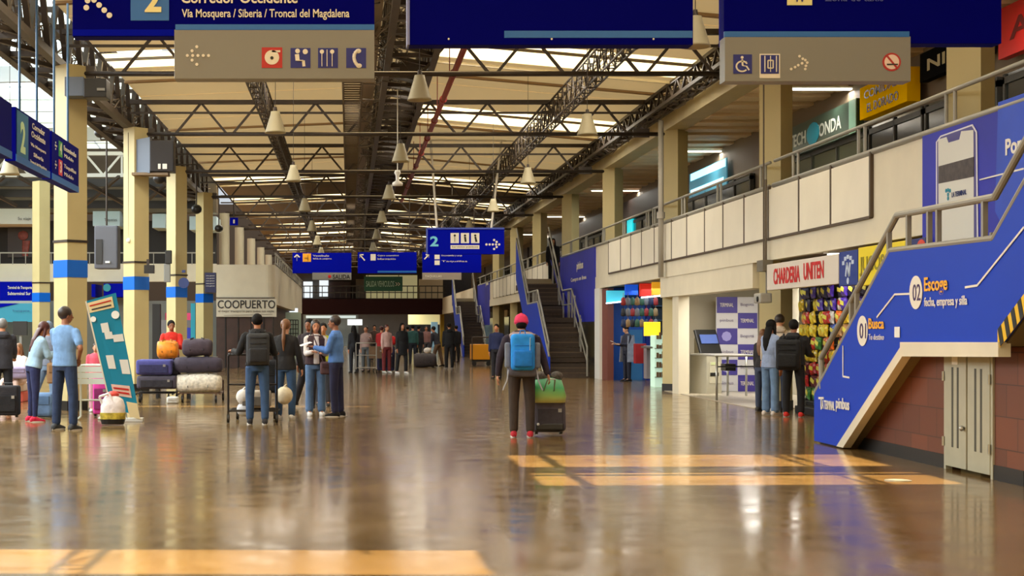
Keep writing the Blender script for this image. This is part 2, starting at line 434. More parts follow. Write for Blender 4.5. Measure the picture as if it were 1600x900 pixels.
b.build('coupling', redpipe, t)
t = thing('duct', 'tan duct running lengthwise beside the spine truss', 'duct', (.45, 14, 6.7))
MB().box(.3, .55, 14, 120, 6.7, 6.95).build('duct_body', mat('tan_duct', (120, 104, 80), .5, .2), t)
for k in range(12): MB().bar((.42, 15+k*8.7, 6.95), (.42, 15+k*8.7, 7.7), .03).build('hanger', steel, t)
t = thing('cable_ladder', 'grey cable ladder hanging along the left of the spine truss', 'cable ladder', (.15, 14, 6.45))
b = MB(); b.box(-.14, -.1, 14, 90, 6.5, 6.58); b.box(.26, .3, 14, 90, 6.5, 6.58); b.build('ladder_rail', cable, t)
b = MB()
for k in range(250): b.box(-.12, .28, 14+k*.3, 14.04+k*.3, 6.5, 6.53)
b.build('ladder_lattice', cable, t)
b = MB()
for k in range(0, 26): y = 14+k*3; b.bar((-.12, y, 6.5), (-.12, y, 7.6), .02); b.bar((.28, y, 6.5), (.28, y, 7.6), .02)
b.build('hanger', cable, t)
# loose cables lying in and hanging from the trusses (nobody could count them)
def cables(name, label, x, z, w, n, y0, y1, th=.022, sag=.12):
    rnd = random.Random(hash(name+str(x)) % 1000 if False else int(x*10)+n)
    b = MB()
    for i in range(n):
        y = y0+rnd.random()*6; px = x+rnd.uniform(-w, w); pz = z+rnd.uniform(-.25, .3); p = Vector((px, y, pz))
        while y < y1:
            y += rnd.uniform(.9, 2.2)
            q = Vector((x+rnd.uniform(-w, w), y, z+rnd.uniform(-.3, .35)))
            mid = (p+q)/2-Vector((0, 0, rnd.uniform(.0, sag)))
            b.bar(p, mid, th, None, 4); b.bar(mid, q, th, None, 4); p = q
    o = b.build(name, cable); setp(o, label, 'cables', None, 'stuff'); return o
cables('hanging_cables', 'tangle of brown cables along the spine truss', .7, 6.75, .5, 16, 14, 100)
cables('hanging_cables', 'tangle of cables along the lattice truss over the left columns', -5.75, 6.8, .4, 22, 12, 57, .03)
cables('hanging_cables', 'cables draped on the slim right lattice truss', 4.95, 6.7, .16, 8, 14, 80, .018)
cables('hanging_cables', 'cables draped on the slim left lattice truss', -1.95, 6.7, .14, 6, 14, 80, .018)
cables('hanging_cables', 'cables along the dark truss above the cream beam', 7.42, 6.8, .16, 12, 14, 80, .025)

# ------------------------------------------------------------------ right side: lower slab, balcony, upper gallery
XB = 7.6
B0, B1, BR = 2.75, 4.08, 4.52
UP_C = 6.36
slabm = mat('slab_soffit', (150, 140, 118), .7)
struct(MB().box(XB+.02, 12.6, 8, 124, B0+.02, 3.1).build('trim_4', slabm), label='upper gallery floor slab')
def fascia(y0, y1, lab):
    struct(MB().box(XB-.02, XB+.1, y0, y1, B0, B0+.36).box(XB, XB+.06, y0, y1, B0+.36, B1-.02).build('wall_right', cream), label=lab)
fascia(10, 53.9, 'cream balcony front on the right side'); fascia(56.6, 88.6, 'cream balcony front further along the right side'); fascia(91, 122, 'cream balcony front at the far end of the right side')
ORD = ['first', 'second', 'third', 'fourth', 'fifth', 'sixth', 'seventh', 'eighth', 'ninth', 'tenth', 'eleventh', 'twelfth', 'thirteenth', 'fourteenth']
def panels(edges, lab, grp):
    for i, (a, b_) in enumerate(zip(edges[:-1], edges[1:])):
        o = MB().box(XB-.045, XB-.001, a+.035, b_-.035, B0+.40, B1-.06, .008).build('balcony_cladding', panelc)
        setp(o, lab % ORD[i], 'panel', grp)
E1 = [17860/(p-545.0) for p in (1364, 1302, 1252, 1204, 1166, 1133, 1104, 1076, 1052, 1025, 1005, 988, 972, 953)]
panels(E1, 'cream panel on the near balcony front, %s from the near end', 'near balcony panels')
E2 = [56.9+1.68*i for i in range(14)]
panels(E2, 'cream panel on the balcony front beyond the far stairs, %s from its near end', 'far balcony panels')
b = MB()
for e in E1+E2: b.box(XB-.05, XB-.0, e-.03, e+.03, B0+.38, B1)
b.box(XB-.055, XB-.0, E1[0], E1[-1], B0+.36, B0+.40)
struct(b.build('trim_5', mat('panel_joint_brown', (88, 74, 58), .5, .3)), label='brown metal joints between balcony panels')
def balcony_rail(y0, y1, lab, st=1.65):
    t = thing('balcony_railing', lab, 'railing', (XB, y0, B1))
    MB().bar((XB, y0, B1+.0), (XB, y1, B1), .09, None, 10).build('lower_rail', railp, t, smooth=True)
    MB().bar((XB+.02, y0, BR), (XB+.02, y1, BR), .06, None, 10).build('top_rail', railp, t, smooth=True)
    y = y0+.3
    while y < y1:
        for q in (0, .28): MB().bar((XB+.02, y+q, B1), (XB+.02, y+q, BR), .05, None, 8).build('rail_post', railp, t)
        y += st*2
balcony_rail(12, 26.9, 'grey tube railing on the nearest stretch of the balcony')
balcony_rail(27.2, 37.6, 'grey tube railing on the second stretch of the balcony')
balcony_rail(37.9, 53.5, 'grey tube railing on the third stretch of the balcony, above the mural')
balcony_rail(57, 88, 'grey tube railing on the balcony beyond the far stairs')
# drain pipe and conduit on the fascia
t = thing('downpipe', 'pale grey downpipe running down the balcony front beside a column', 'pipe', (7.45, 35.9, B0))
MB().bar((7.45, 35.9, B0), (7.45, 35.9, 6.5), .13, None, 12).build('pipe_run', mat('pale_pipe', (172, 168, 158), .5), t, smooth=True)
MB().bar((7.45, 35.9, 4.15), (7.45, 35.9, 4.3), .2, None, 12).build('collar', mat('pale_pipe', (172, 168, 158), .5), t)
for (yy, lab) in ((27.05, 'brown conduit bundle down the balcony front between panels'),):
    t = thing('conduit', lab, 'conduit', (7.5, yy, B0-.1))
    MB().bar((7.5, yy, B0-.15), (7.5, yy, 4.2), .045, None, 8).build('tube', cable, t)
    MB().bar((7.5, yy+.14, B0-.15), (7.5, yy+.14, 6.4), .03, None, 8).build('tube', cable, t)
    MB().box(7.42, 7.6, yy-.1, yy+.3, B0-.2, B0).build('junction_box', mat('grimy_grey', (110, 104, 92), .6), t)
# cream beam on the upper columns, slatted ceiling behind
struct(MB().box(7.72, 8.2, 10, 124, 6.36, 6.92).build('trim_6', mat('cream_beam', (198, 186, 148), .6, noise=.08, nscale=2)), label='cream beam above the right columns')
b = MB(); y = 10
while y < 122:
    b.box(8.2, 12.6, y, y+.50, 6.34+(.06 if int(y*2) % 2 else 0), 6.44); y += .56
struct(b.build('ceiling', mat('slat_ceiling', (236, 212, 178), .6)), label='tan slatted ceiling over the right upper gallery')
struct(MB().box(8.2, 12.6, 10, 124, 6.50, 6.6).build('ceiling', dark), label='dark void above the slats')
XU = 9.9
struct(MB().box(XU+.12, XU+.4, 8, 123, 3.1, 6.5).build('wall_right', mat('upper_wall', (120, 104, 84), .7)), label='back wall of the right upper gallery')
struct(MB().box(XU+.12, XU+.4, 8, 20.0, 0, 2.77).box(XU+.12, XU+.4, 36.9, 123, 0, 2.77).build('wall_right', mat('lower_wall', (52, 40, 34), .7, noise=.2, nscale=1)), label='dark wall of the ground floor shops')
# left long wall and ends
struct(MB().box(-33, -32.6, -14, 170, 0, 12).build('wall_left', mat('far_left_wall', (150, 150, 140), .7)), label='outer wall of the side court')
struct(MB().box(-33, 26, 150, 150.4, 0, 14).build('wall_back', mat('end_wall', (92, 84, 74), .7)), label='end wall far behind the bridge')
struct(MB().box(-33, 26, -14.4, -14, 0, 14).build('wall_front', cream), label='added unseen wall behind the viewer')  # unseen wall, put in to keep sky light from behind off the columns
struct(MB().box(12.6, 12.9, -14, 150, 0, 14).build('wall_right', dark), label='outer right wall')
struct(MB().box(-5.3, 8, 124, 150, 7.2, 7.4).build('ceiling', mat('far_ceiling', (60, 52, 44), .7)), label='dark ceiling beyond the bridge')
# ================================================================== STAIRS on the right
def stringer(Yf, sgn, lab, near):
    """half turn-free stair of two flights with a landing; Yf = foot, sgn = direction it climbs (-1 towards the camera)"""
    X = 6.2; t = thing('staircase', lab, 'staircase', (X, Yf, 0))
    def P(d, z, x=X): return (x, Yf+sgn*d, z)
    out = [P(0, 0.02), P(0, .65), P(2.78, 2.39), P(5.54, 2.36), P(9.1, 4.85), P(9.1, 3.35), P(5.7, 1.36), P(3.22, 1.34), P(.95, 0.02)]
    MB().poly(out, (.05, 0, 0)).build('side_panel', stairb, t, label='bright blue printed side panel' if near else 'blue side panel')
    # cream edge under the panel
    e = MB()
    e.poly([P(.95, .02, X-.012), P(3.22, 1.34, X-.012), P(3.22, 1.20, X-.012), P(1.2, .02, X-.012)], (.1, 0, 0))
    e.poly([P(3.2, 1.36, X-.03), P(5.75, 1.38, X-.03), P(5.75, 1.24, X-.03), P(3.2, 1.20, X-.03)], (.12, 0, 0))
    e.build('panel_edge', cream, t)
    # concrete flights
    f = MB(); n = 12; z0, r_, g_ = 0, .1575, .27
    for i in range(n):
        a, b_ = Yf+sgn*(.1+i*g_), Yf+sgn*(.1+(i+1)*g_)
        f.box(X+.05, XB-.1, min(a, b_), max(a, b_), max(0, (i-2)*r_), (i+1)*r_)
    d1 = .1+n*g_
    a, b_ = Yf+sgn*d1, Yf+sgn*5.7
    f.box(X+.05, XB-.1, min(a, b_), max(a, b_), 1.42, 1.72+.17)
    for i in range(8):
        a, b_ = Yf+sgn*(5.6+i*g_), Yf+sgn*(5.6+(i+1)*g_)
        f.box(X+.05, XB-.1, min(a, b_), max(a, b_), 1.55+i*r_, 1.89+(i+1)*r_)
    a, b_ = Yf+sgn*7.76, Yf+sgn*9.6
    f.box(X+.05, XB+.2, min(a, b_), max(a, b_), 2.95, 3.15)
    f.build('steps', mat('stair_brown_stone', (66, 53, 43), .6, noise=.15), t)
    no = MB()
    for i in range(20):
        d = .1+i*g_ if i < 12 else 5.6+(i-12)*g_
        y = Yf+sgn*d; z = (i+1)*r_
        no.box(X+.06, XB-.11, min(y, y+sgn*.05), max(y, y+sgn*.05), z-.03, z+.006)
    no.build('step_nosing', mat('nosing', (98, 82, 64), .5), t)
    # sloping soffit, seen from below
    s = MB(); s.poly([P(1.0, .0, X+.05), P(3.3, 1.3, X+.05), P(3.3, 1.3, XB-.1), P(1.0, 0, XB-.1)], (0, 0, .08))
    s.build('soffit', mat('stair_soffit', (128, 112, 80), .6), t); s = MB()
    s.poly([P(5.7, 1.34, X+.05), P(9.1, 3.3, X+.05), P(9.1, 3.3, XB-.1), P(5.7, 1.34, XB-.1)], (0, 0, .08))
    s.build('soffit', mat('stair_soffit', (128, 112, 80), .6), t)
    # handrails
    def hr(x, name, outer):
        m = MB(); h = .42
        pts = [P(.25, .72, x), P(.2, 1.12, x), P(2.95, 2.80, x), P(5.54, 2.78, x), P(9.1, 5.25, x)]
        if not outer: pts = [P(.1, .05, x), P(.1, .95, x), P(3.34, 2.85, x), P(5.5, 2.85, x), P(9.1, 5.3, x)]
        m.path(pts, .075 if near else .06, 10)
        for p in pts[1:-1]: m.ell(p, .038 if near else .03, sub=2)
        for d, zt, zb in ((1.4, 1.85, 1.45), (1.6, 1.97, 1.6), (2.7, 2.62, 2.3), (3.3, 2.8, 2.36), (3.9, 2.79, 2.36), (4.15, 2.79, 2.36), (5.3, 2.78, 2.34), (6.3, 3.3, 2.85), (6.5, 3.4, 3.0), (8, 4.45, 4.0)):
            if not outer: zb -= .9
            m.bar(P(d, zb, x), P(d, zt, x), .05, .05)
        m.build('handrail', railp, t, smooth=False)
        if not outer:
            MB().path([P(.1, .5, x), P(3.34, 2.35, x), P(5.5, 2.35, x), P(9.1, 4.8, x)], .05, 8).build('lower_rail', railp, t)
    hr(X+.03, 'outer', True)
    cap_ = MB(); cap_.path([P(0, .66, X+.02), P(2.78, 2.41, X+.02), P(5.54, 2.38, X+.02), P(9.1, 4.88, X+.02)], .065, 8); cap_.build('panel_cap', railp, t)
    hr(XB-.18, 'inner', False)
    return t
near_st = stringer(20.04, -1, 'near staircase with a bright blue panel printed 01 Busca and 02 Escoge', True)
far_st = stringer(46.7, 1, 'middle staircase climbing away beyond the suitcase traveller, blue side panel', False)
far2 = stringer(81.4, 1, 'distant narrow staircase next to the bridge, behind the yellow trolley', False)
MB().poly([(7.5, 48.9, .0), (7.5, 49.0, 0), (7.5, 56, 4.1), (7.5, 49, 1.2)], (.02, 0, 0)).build('side_fill', muralb, far_st)
# print on the near panel
X = 6.192
def px_(px, py, X=X): Y = yx(px, X); return (X, Y, wz(py, Y))
for (px, py) in ((1347.5, 517), (1431, 457)):
    b = MB(); c = px_(px, py); disc(b, c, .183, 'X', .006, 32)
    b.build('print_disc', mat('print_white', (238, 232, 218), .5), near_st)
def ptext(s, box, m, bold=.0, tilt=0, Xp=X-.006, parent=None, name='lettering'):
    x0, y0, x1, y1 = box; Ya, Yb = yx(x0, Xp), yx(x1, Xp); Y = (Ya+Yb)/2; cx = FP*Xp/Y+VX
    return text(s, (Xp, Y, wz((y0+y1)/2, yx((x0+x1)/2, Xp))), abs(Ya-Yb), (y1-y0)*Y/FP, m, parent or near_st, 'R', bold, name, tilt)
pw = mat('print_white', (238, 232, 218), .5); pr = mat('print_dark_violet', (60, 30, 90), .5)
ptext('01', (1343, 505, 1353, 529), pr); ptext('02', (1426, 444, 1438, 470), pr)
ptext('Busca', (1357, 497, 1381, 514), orange, .02); ptext('Tu destino', (1357, 522, 1381, 531), pw)
ptext('Escoge', (1444, 432, 1480, 461), orange, .02); ptext('fecha, empresa y silla', (1444, 463, 1511, 482), pw, .01)
ptext('LA TERMINAL', (1283, 626, 1304, 640), pw, .02); ptext('pinbus', (1306, 622, 1327, 645), pw, .02)
b = MB()
def pl(pts, w=.022):
    q = [Vector(px_(*p)) for p in pts]
    for a, c in zip(q[:-1], q[1:]): b.bar(a, c, .006, w)
pl([(1317, 540), (1317, 588), (1327, 590)]); pl([(1370, 496), (1398, 460), (1421, 459)]); pl([(1508, 449), (1527, 446), (1600, 355)])
pl([(1279, 622), (1287, 622)], .03); pl([(1283, 622), (1283, 640)], .03)
b.build('print_line', pw, near_st)
b = MB(); c = px_(1402, 519); b.box(X-.004, X, c[1]-.08, c[1]+.08, c[2]-.06, c[2]+.06); b.build('small_notice', white, near_st)
# hazard stripes along the upper flight edge
hz = MB(); hk = MB()
def HP(d, o): return (6.185, 20.04-(5.7+d), 1.30+d*.585+o)
for i in range(24):
    d = i*.14
    hz.poly([HP(d, 0), HP(d+.14, 0), HP(d+.14, .2), HP(d, .2)], (.004, 0, 0))
    hk.poly([HP(d+.07, .0), HP(d+.14, .0), HP(d+.08, .2), HP(d+.01, .2)], (-.004, 0, 0))
hz.build('hazard_tape', mat('hazard_yellow', (235, 190, 20), .5), near_st); hk.build('hazard_stripe', black, near_st)
# tiled store room under the near stair
XT = 6.45
w_ = struct(MB().box(XT, XT+.15, 16.22, 18.9, 0, 1.33).box(XT, XT+.15, 14.35, 15.05, 0, 1.33).box(XT, XT+.15, 15.05, 16.22, 1.30, 1.33).build('wall_right', TILE), label='brown tiled wall under the near staircase')
MB().box(XT-.012, XT+.1, 16.22, 19.0, 0, .15).box(XT-.012, XT+.1, 14.35, 15.05, 0, .15).build('skirting', mat('black_skirting', (32, 30, 30), .4), w_)
struct(MB().box(XT+.3, 7.5, 14.0, 14.3, 0, 1.35).box(XT+.1, XT+.3, 13.2, 14.34, 0, 1.3).build('wall_right', dark), label='dark recess at the end of the tiled wall')
d = thing('door_1', 'pale metal double door with slatted vents in the brown tiled wall', 'door', (XT, 15.6, 0), kind='structure')
dm = mat('door_grey_cream', (172, 170, 150), .5, noise=.06, nscale=5)
for (ya, yb, nm_) in ((15.07, 15.61, 'l'), (15.65, 16.2, 'r')):
    leaf = MB().box(XT-.03, XT+.02, ya, yb, .04, 1.29, .006).build('door_leaf', dm, d)
    v = MB(); ym = (ya+yb)/2
    for o_ in (-.07, .07): v.box(XT-.033, XT-.028, ym+o_-.022, ym+o_+.022, .25, 1.1)
    v.build('vent_slot', mat('slot_dark', (70, 70, 62), .6), leaf)
MB().box(XT-.02, XT+.05, 15.02, 15.07, 0, 1.31).box(XT-.02, XT+.05, 16.2, 16.25, 0, 1.31).build('door_frame', dm, d)
MB().ell((XT-.06, 15.68, .47), .03, sub=2).bar((XT-.03, 15.68, .47), (XT-.06, 15.68, .47), .02, None, 8).build('door_knob', chrome, d, smooth=True)
MB().box(XT-.036, XT-.03, 15.85, 16.0, 1.13, 1.23).build('paper_notice', white, d)
b = MB()
for z in (.25, .95):
    for y in (15.06, 16.22): b.bar((XT-.04, y, z), (XT-.04, y, z+.1), .03, None, 8)
b.build('hinge', chrome, d)

# ================================================================== murals on the balcony front
def mural(y0, y1, z0, z1, lab, X=XB-.03):
    t = thing('wall_poster', lab, 'poster', (X, y0, z0))
    MB().box(X, X+.03, y0, y1, z0, z1).build('poster_sheet', muralb, t)
    return t
m1 = mural(11, 19.85, B0-.15, B1+.02, 'large violet blue poster of a telephone behind the near staircase')
XM = XB-.036
def pm(px, py): Y = yx(px, XM); return Vector((XM, Y, wz(py, Y)))
def quadp(pts, m, name, lab=None, th=.006):
    MB().poly([pm(*p) for p in pts], (-th, 0, 0)).build(name, m, m1, label=lab)
quadp([(1560, 160), (1700, 110), (1700, 420), (1600, 420), (1555, 330)], mat('bright_blue_print', (20, 70, 200), .45, noise=.2, nscale=.8), 'bright_area', th=.003)
quadp([(1463, 222), (1470, 212), (1520, 194), (1527, 206), (1529, 395), (1463, 395)], mat('phone_edge', (225, 225, 235), .4), 'phone_outline', th=.005)
quadp([(1465, 222), (1471, 214), (1519, 197), (1525, 207), (1527, 395), (1465, 395)], mat('phone_rim', (70, 64, 140), .4), 'phone_rim', th=.007)
quadp([(1467, 218), (1480, 214), (1483, 223), (1500, 218), (1503, 205), (1522, 203), (1523, 395), (1468, 395)], mat('phone_screen', (222, 222, 214), .4), 'phone_screen', th=.010)
quadp([(1468, 260), (1523, 245), (1523, 276), (1468, 287)], mat('photo_brown', (70, 58, 56), .5, noise=.6, nscale=9), 'screen_picture', th=.013)
quadp([(1531, 280), (1600, 262), (1600, 265), (1531, 282)], pw, 'print_line')
ptext('Por', (1571, 214, 1597, 240), pw, .03, 0, XM-.008, m1)
ptext('LA TERMINAL', (1487, 298, 1510, 306), mat('print_navy', (20, 40, 110), .5), .01, 0, XM-.018, m1)
b = MB()
for i, (px, py) in enumerate(((1480, 298), (1483, 297), (1486, 298), (1483, 304), (1483, 310))): disc(b, pm(px, py)+Vector((-.014, 0, 0)), .025, 'X')
b.build('logo_mark', teal, m1)
m2 = mural(46.25, 53.9, 1.75, B1+.02, 'violet blue poster printed pinbus beside the middle staircase')
ptext('pinbus', (901, 408, 911, 424), pw, .03, 0, XB-.04, m2); ptext('Compra en línea', (892, 432, 916, 440), pw, .01, 0, XB-.04, m2)
m3 = mural(81, 88.6, 1.75, B1+.02, 'violet blue poster beside the distant staircase')
ptext('pinbus', (759, 438, 763, 448), pw, .03, 0, XB-.04, m3)
struct(MB().box(XB-.05, XB+.3, 45.3, 46.2, 0, B0).build('wall_right', white), label='white strip of wall left of the brightly lit shop')

# ================================================================== upper gallery shops
def storefront(y0, y1, lab, sign_m=None, txt=None, tm=None, z=(5.35, 6.0), glass=darkglass, extra=None):
    t = thing('shop', lab, 'shop', (XU, y0, 3.1))
    MB().box(XU, XU+.1, y0+.05, y1-.05, 3.12, 5.35).build('shop_window', glass, t)
    f = MB()
    k = max(2, int((y1-y0)/1.4))
    for i in range(k+1):
        y = y0+.03+(y1-y0-.06)*i/k; f.box(XU-.03, XU+.06, y-.03, y+.03, 3.1, 5.35)
    f.box(XU-.03, XU+.06, y0, y1, 5.2, 5.3); f.build('window_frame', mat('dark_frame', (58, 56, 50), .5, .3), t)
    if sign_m:
        s = MB().box(XU-.14, XU, y0+.1, y1-.1, z[0], z[1]).build('sign_board', sign_m, t)
        if txt: text(txt, (XU-.146, (y0+y1)/2, sum(z)/2), (y1-y0)*.7, (z[1]-z[0])*.42, tm or white, t, 'R', .02)
    return t
grn = mat('green_glass_sign', (58, 78, 66), .3)
storefront(19.4, 22.7, 'red fronted upper shop at the top right corner', red, 'ARTE', mat('print_darkred', (90, 10, 10), .5), (5.55, 6.3))
storefront(22.9, 25.8, 'black fronted upper shop with pale lettering NICO', mat('matt_black', (14, 14, 15), .9, spec=.05), 'NICO', mat('pale_gold', (200, 190, 150), .5), (5.72, 6.2))
t = storefront(25.9, 28.6, 'dark glazed upper shop under the yellow sign')
MB().box(XU-.25, XU-.02, 26.0, 28.4, 5.45, 6.05).build('sign_board', mat('ochre_yellow_sign', (250, 196, 0), .8, spec=.0), t)
text('COMIDAS', (XU-.256, 27.3, 5.88), 1.7, .16, mat('print_brown', (90, 50, 20), .5), t, 'R', .02); text('EL DORADO', (XU-.256, 27.2, 5.62), 1.6, .17, mat('print_brown', (90, 50, 20), .5), t, 'R', .02)
t = storefront(28.8, 35.4, 'green framed upper shop with pale lettering on dark glass', grn, 'CITY TECH     FONDA', mat('pale_sign_text', (200, 205, 195), .5), (5.3, 5.95), mat('greenish_glass', (60, 66, 50), .15))
b = MB(); b.box(XU-.16, XU-.13, 28.9, 29.3, 5.3, 5.95); b.box(XU-.16, XU-.13, 34.6, 35.1, 5.3, 5.95); b.build('pale_sign_end', mat('mint_panel', (140, 190, 165), .4), t)
b = MB(); b.ell((XU-.15, 31.6, 5.62), (.02, .45, .24), sub=2); b.build('sign_emblem', teal, t)
t = storefront(37, 44.8, 'upper shop lit pale cyan behind the third stretch of railing')
cy = mat('cyan_lit_window', (150, 225, 245), .3, emit=2.0)
MB().box(XU-.04, XU-.005, 39.4, 43.4, 5.78, 5.98).box(XU-.04, XU-.005, 39.6, 43.4, 5.38, 5.52).build('light_strip', cy, t, label='glowing cyan tube light')
MB().box(XU-.03, XU-.001, 39.3, 43.6, 5.3, 6.0).build('lit_pane', mat('cyan_pane', (70, 140, 165), .4, emit=.3), t)
t = storefront(46, 54, 'upper shop with a red and a turquoise light beyond the fourth column', mat('dark_brown_sign', (50, 38, 34), .5), None)
MB().box(XU-.06, XU-.01, 51.5, 53.5, 5.75, 6.0).build('red_light', mat('red_lit', (235, 60, 60), .4, emit=1.0), t)
MB().box(XU-.06, XU-.01, 52.2, 53.2, 4.9, 5.6).build('turquoise_light', mat('turq_lit', (20, 190, 200), .4, emit=.9), t)
for i in range(7):
    storefront(56+i*8.7, 64+i*8.7, 'dim upper shop far along the right gallery, %s beyond the middle stairs' % ORD[i], mat('dark_brown_sign', (50, 38, 34), .5))
for i, (y, w_) in enumerate(((40.5, 5), (30, 4), (21, 4), (52, 4), (64, 4), (76, 4))):  # tube fittings added to bring light into the upper gallery
    t = thing('tube_light', 'added fluorescent tube under the slatted gallery ceiling, %s from the camera' % nm[i], 'light', (9.0, y, 6.3), 'added gallery tube lights')
    MB().box(8.4, 8.4+2.2, y-.07, y+.07, 6.28, 6.33).build('lamp_tube', mat('tube_white', (255, 246, 220), .4, emit=3.0), t)
    MB().box(8.35, 10.65, y-.1, y+.1, 6.31, 6.345).build('fitting', white, t)
    area('added_tube_glow', (9.3, y, 6.24), 2.2, .3, 55, (1, .95, .85))
# glass balustrade detail above the green shop
# ================================================================== ground floor, right side
# alcove with ticket machine between the two columns
struct(MB().box(XB, XB+.35, 28.3, 36.7, 2.28, B0+.02).build('trim_7', cream), label='cream header beam over the alcove')
struct(MB().box(XB+.05, XB+.3, 34.9, 35.55, 0, 2.3).build('wall_right', cream), label='cream pier at the far side of the alcove')
struct(MB().box(XB+.35, 12.6, 36.75, 36.95, 0, B0+.02).build('wall_back', mat('alcove_wall', (176, 168, 148), .6)), label='cream back wall of the alcove')
struct(MB().box(XU+.3, XU+.5, 27.6, 36.8, 0, B0+.02).build('wall_right', mat('alcove_wall', (176, 168, 148), .6)), label='side wall of the alcove')
struct(MB().box(8.35, XU+.3, 27.7, 27.9, 0, B0+.02).build('wall_right', mat('alcove_wall', (176, 168, 148), .6)), label='partition behind the snack kiosk')
struct(MB().box(XB+.1, XU+.3, 28.6, 36.7, 0, .012).build('floor', mat('pale_tile', (178, 168, 150), .3, noise=.05)), label='paler tiled floor of the alcove')
Yb = 36.2
t = thing('backdrop_banner', 'checkered violet and white press backdrop standing in the alcove', 'banner', (wx(1151, Yb), Yb, 0))
MB().box(wx(1119, Yb), wx(1184, Yb), Yb, Yb+.04, .02, wz(464, Yb)).build('backdrop_sheet', mat('backdrop_white', (206, 204, 208), .5), t)
vio = mat('backdrop_violet', (62, 52, 140), .5); b = MB(); tl = []
rows = [464, 489, 513, 538, 562, 586, 612]
for r_ in range(6):
    c_ = r_ % 2
    xa, xb = (1120, 1152) if c_ == 0 else (1153, 1183)
    b.box(wx(xa, Yb), wx(xb, Yb), Yb-.012, Yb-.001, wz(rows[r_+1], Yb), wz(rows[r_], Yb))
b.build('printed_square', vio, t)
for r_ in range(6):
    for c_ in range(2):
        xa = 1125+c_*32; ym = (rows[r_]+rows[r_+1])/2
        violet = (r_ % 2) == c_
        if r_ in (0, 1, 3, 5) or not violet:
            tf('TERMINAL' if violet else 'pinbus' if r_ % 2 else 'Bogotá', (xa, ym-3, xa+21, ym+3), Yb-.02, pw if violet else mat('print_greyviolet', (120, 112, 140), .5), t)
        else:
            q = MB(); disc(q, (wx(xa+10, Yb), Yb-.016, wz(ym, Yb)), .12, 'Y', .006, 8); q.build('emblem', mat('print_lightviolet', (150, 145, 210), .5), t)
Yk = 35.2
tm_ = t = thing('ticket_machine', 'grey self service ticket machine with a slanted black screen', 'ticket machine', (wx(1105, Yk), Yk, 0))
gm = mat('machine_grey', (165, 160, 142), .45)
x0, x1 = wx(1087, Yk), wx(1120, Yk)
MB().box(x0, x1, Yk-.25, Yk+.3, 0, .95, .02).build('cabinet', gm, t)
MB().box(x0+.08, x1-.08, Yk-.26, Yk-.24, .25, .75).build('front_door', mat('machine_door', (185, 180, 160), .45), t)
MB().box(x0+.1, x1-.12, Yk-.27, Yk-.25, .42, .5).build('receipt_slot', black, t)
MB().box(x0+.12, x1-.14, Yk-.27, Yk-.25, .68, .74).build('label_strip', mat('lime_label', (190, 200, 150), .5), t)
s_ = MB(); s_.obox(((x0+x1)/2-.08, Yk-.12, 1.2), (.68, .06, .62), (math.radians(-20), 0, 0), .012); sc = s_.build('screen_bezel', black, t)
MB().obox(((x0+x1)/2-.08, Yk-.155, 1.28), (.54, .01, .22), (math.radians(-20), 0, 0)).build('screen_top', mat('screen_blue', (70, 90, 150), .3, emit=.25), sc)
MB().obox(((x0+x1)/2-.08, Yk-.115, 1.07), (.54, .01, .18), (math.radians(-20), 0, 0)).build('screen_bottom', mat('screen_cream', (215, 210, 190), .3, emit=.25), sc)
MB().box(x0+.05, x1-.1, Yk-.05, Yk+.2, .95, 1.3).build('neck', gm, t)
for ch in tm_.children: ch.location = Vector(ch.location)
tm_.rotation_euler = (0, 0, math.radians(32))
t = thing('steel_table', 'steel tube table standing in front of the checkered backdrop', 'table', (wx(1150, 33), 33, 0))
Ya, Yc = 31.6, 33.8
xa, xb, xc = wx(1120, Ya), wx(1166, Yc), wx(1183, Ya)
z_ = .93
for (x_, y_) in ((xa, Ya), (wx(1137, Yc), Yc), (xb, Yc), (xc, Ya)):
    MB().bar((x_, y_, 0), (x_, y_, z_), .05, None, 10).build('leg', chrome, t, smooth=True)
MB().box(xa-.05, xc+.1, Ya-.05, Yc+.05, z_, z_+.035, .01).build('table_top', mat('steel_top', (176, 172, 160), .3, .4), t)
MB().bar((xa, Ya, .72), (xb-.3, Ya+.3, .72), .03, None, 8).box(wx(1130, 33), wx(1146, 33), 32.8, 33.2, .6, .75).build('shelf', black, t)
for (xx, yy, ln, pw_, lb) in ((9.0, 33.5, 2.2, 120, 'added tube light brightening the alcove'), (8.0, 24.6, .3, 14, 'added short tube light brightening the snack kiosk')):  # tubes added to brighten the dark alcove and the kiosk
    tt = thing('tube_light', lb, 'light', (xx, yy, B0-.03)); MB().box(xx-ln/2, xx+ln/2, yy-.08, yy+.08, B0-.03, B0).build('lamp_tube', mat('tube_white', (255, 246, 220), .4, emit=3.0), tt)
    MB().box(xx-ln/2-.05, xx+ln/2+.05, yy-.12, yy+.12, B0-.005, B0+.02).build('fitting', white, tt); area('added_tube_glow', (xx, yy, B0-.06), ln, .6, pw_, (1, .96, .88))
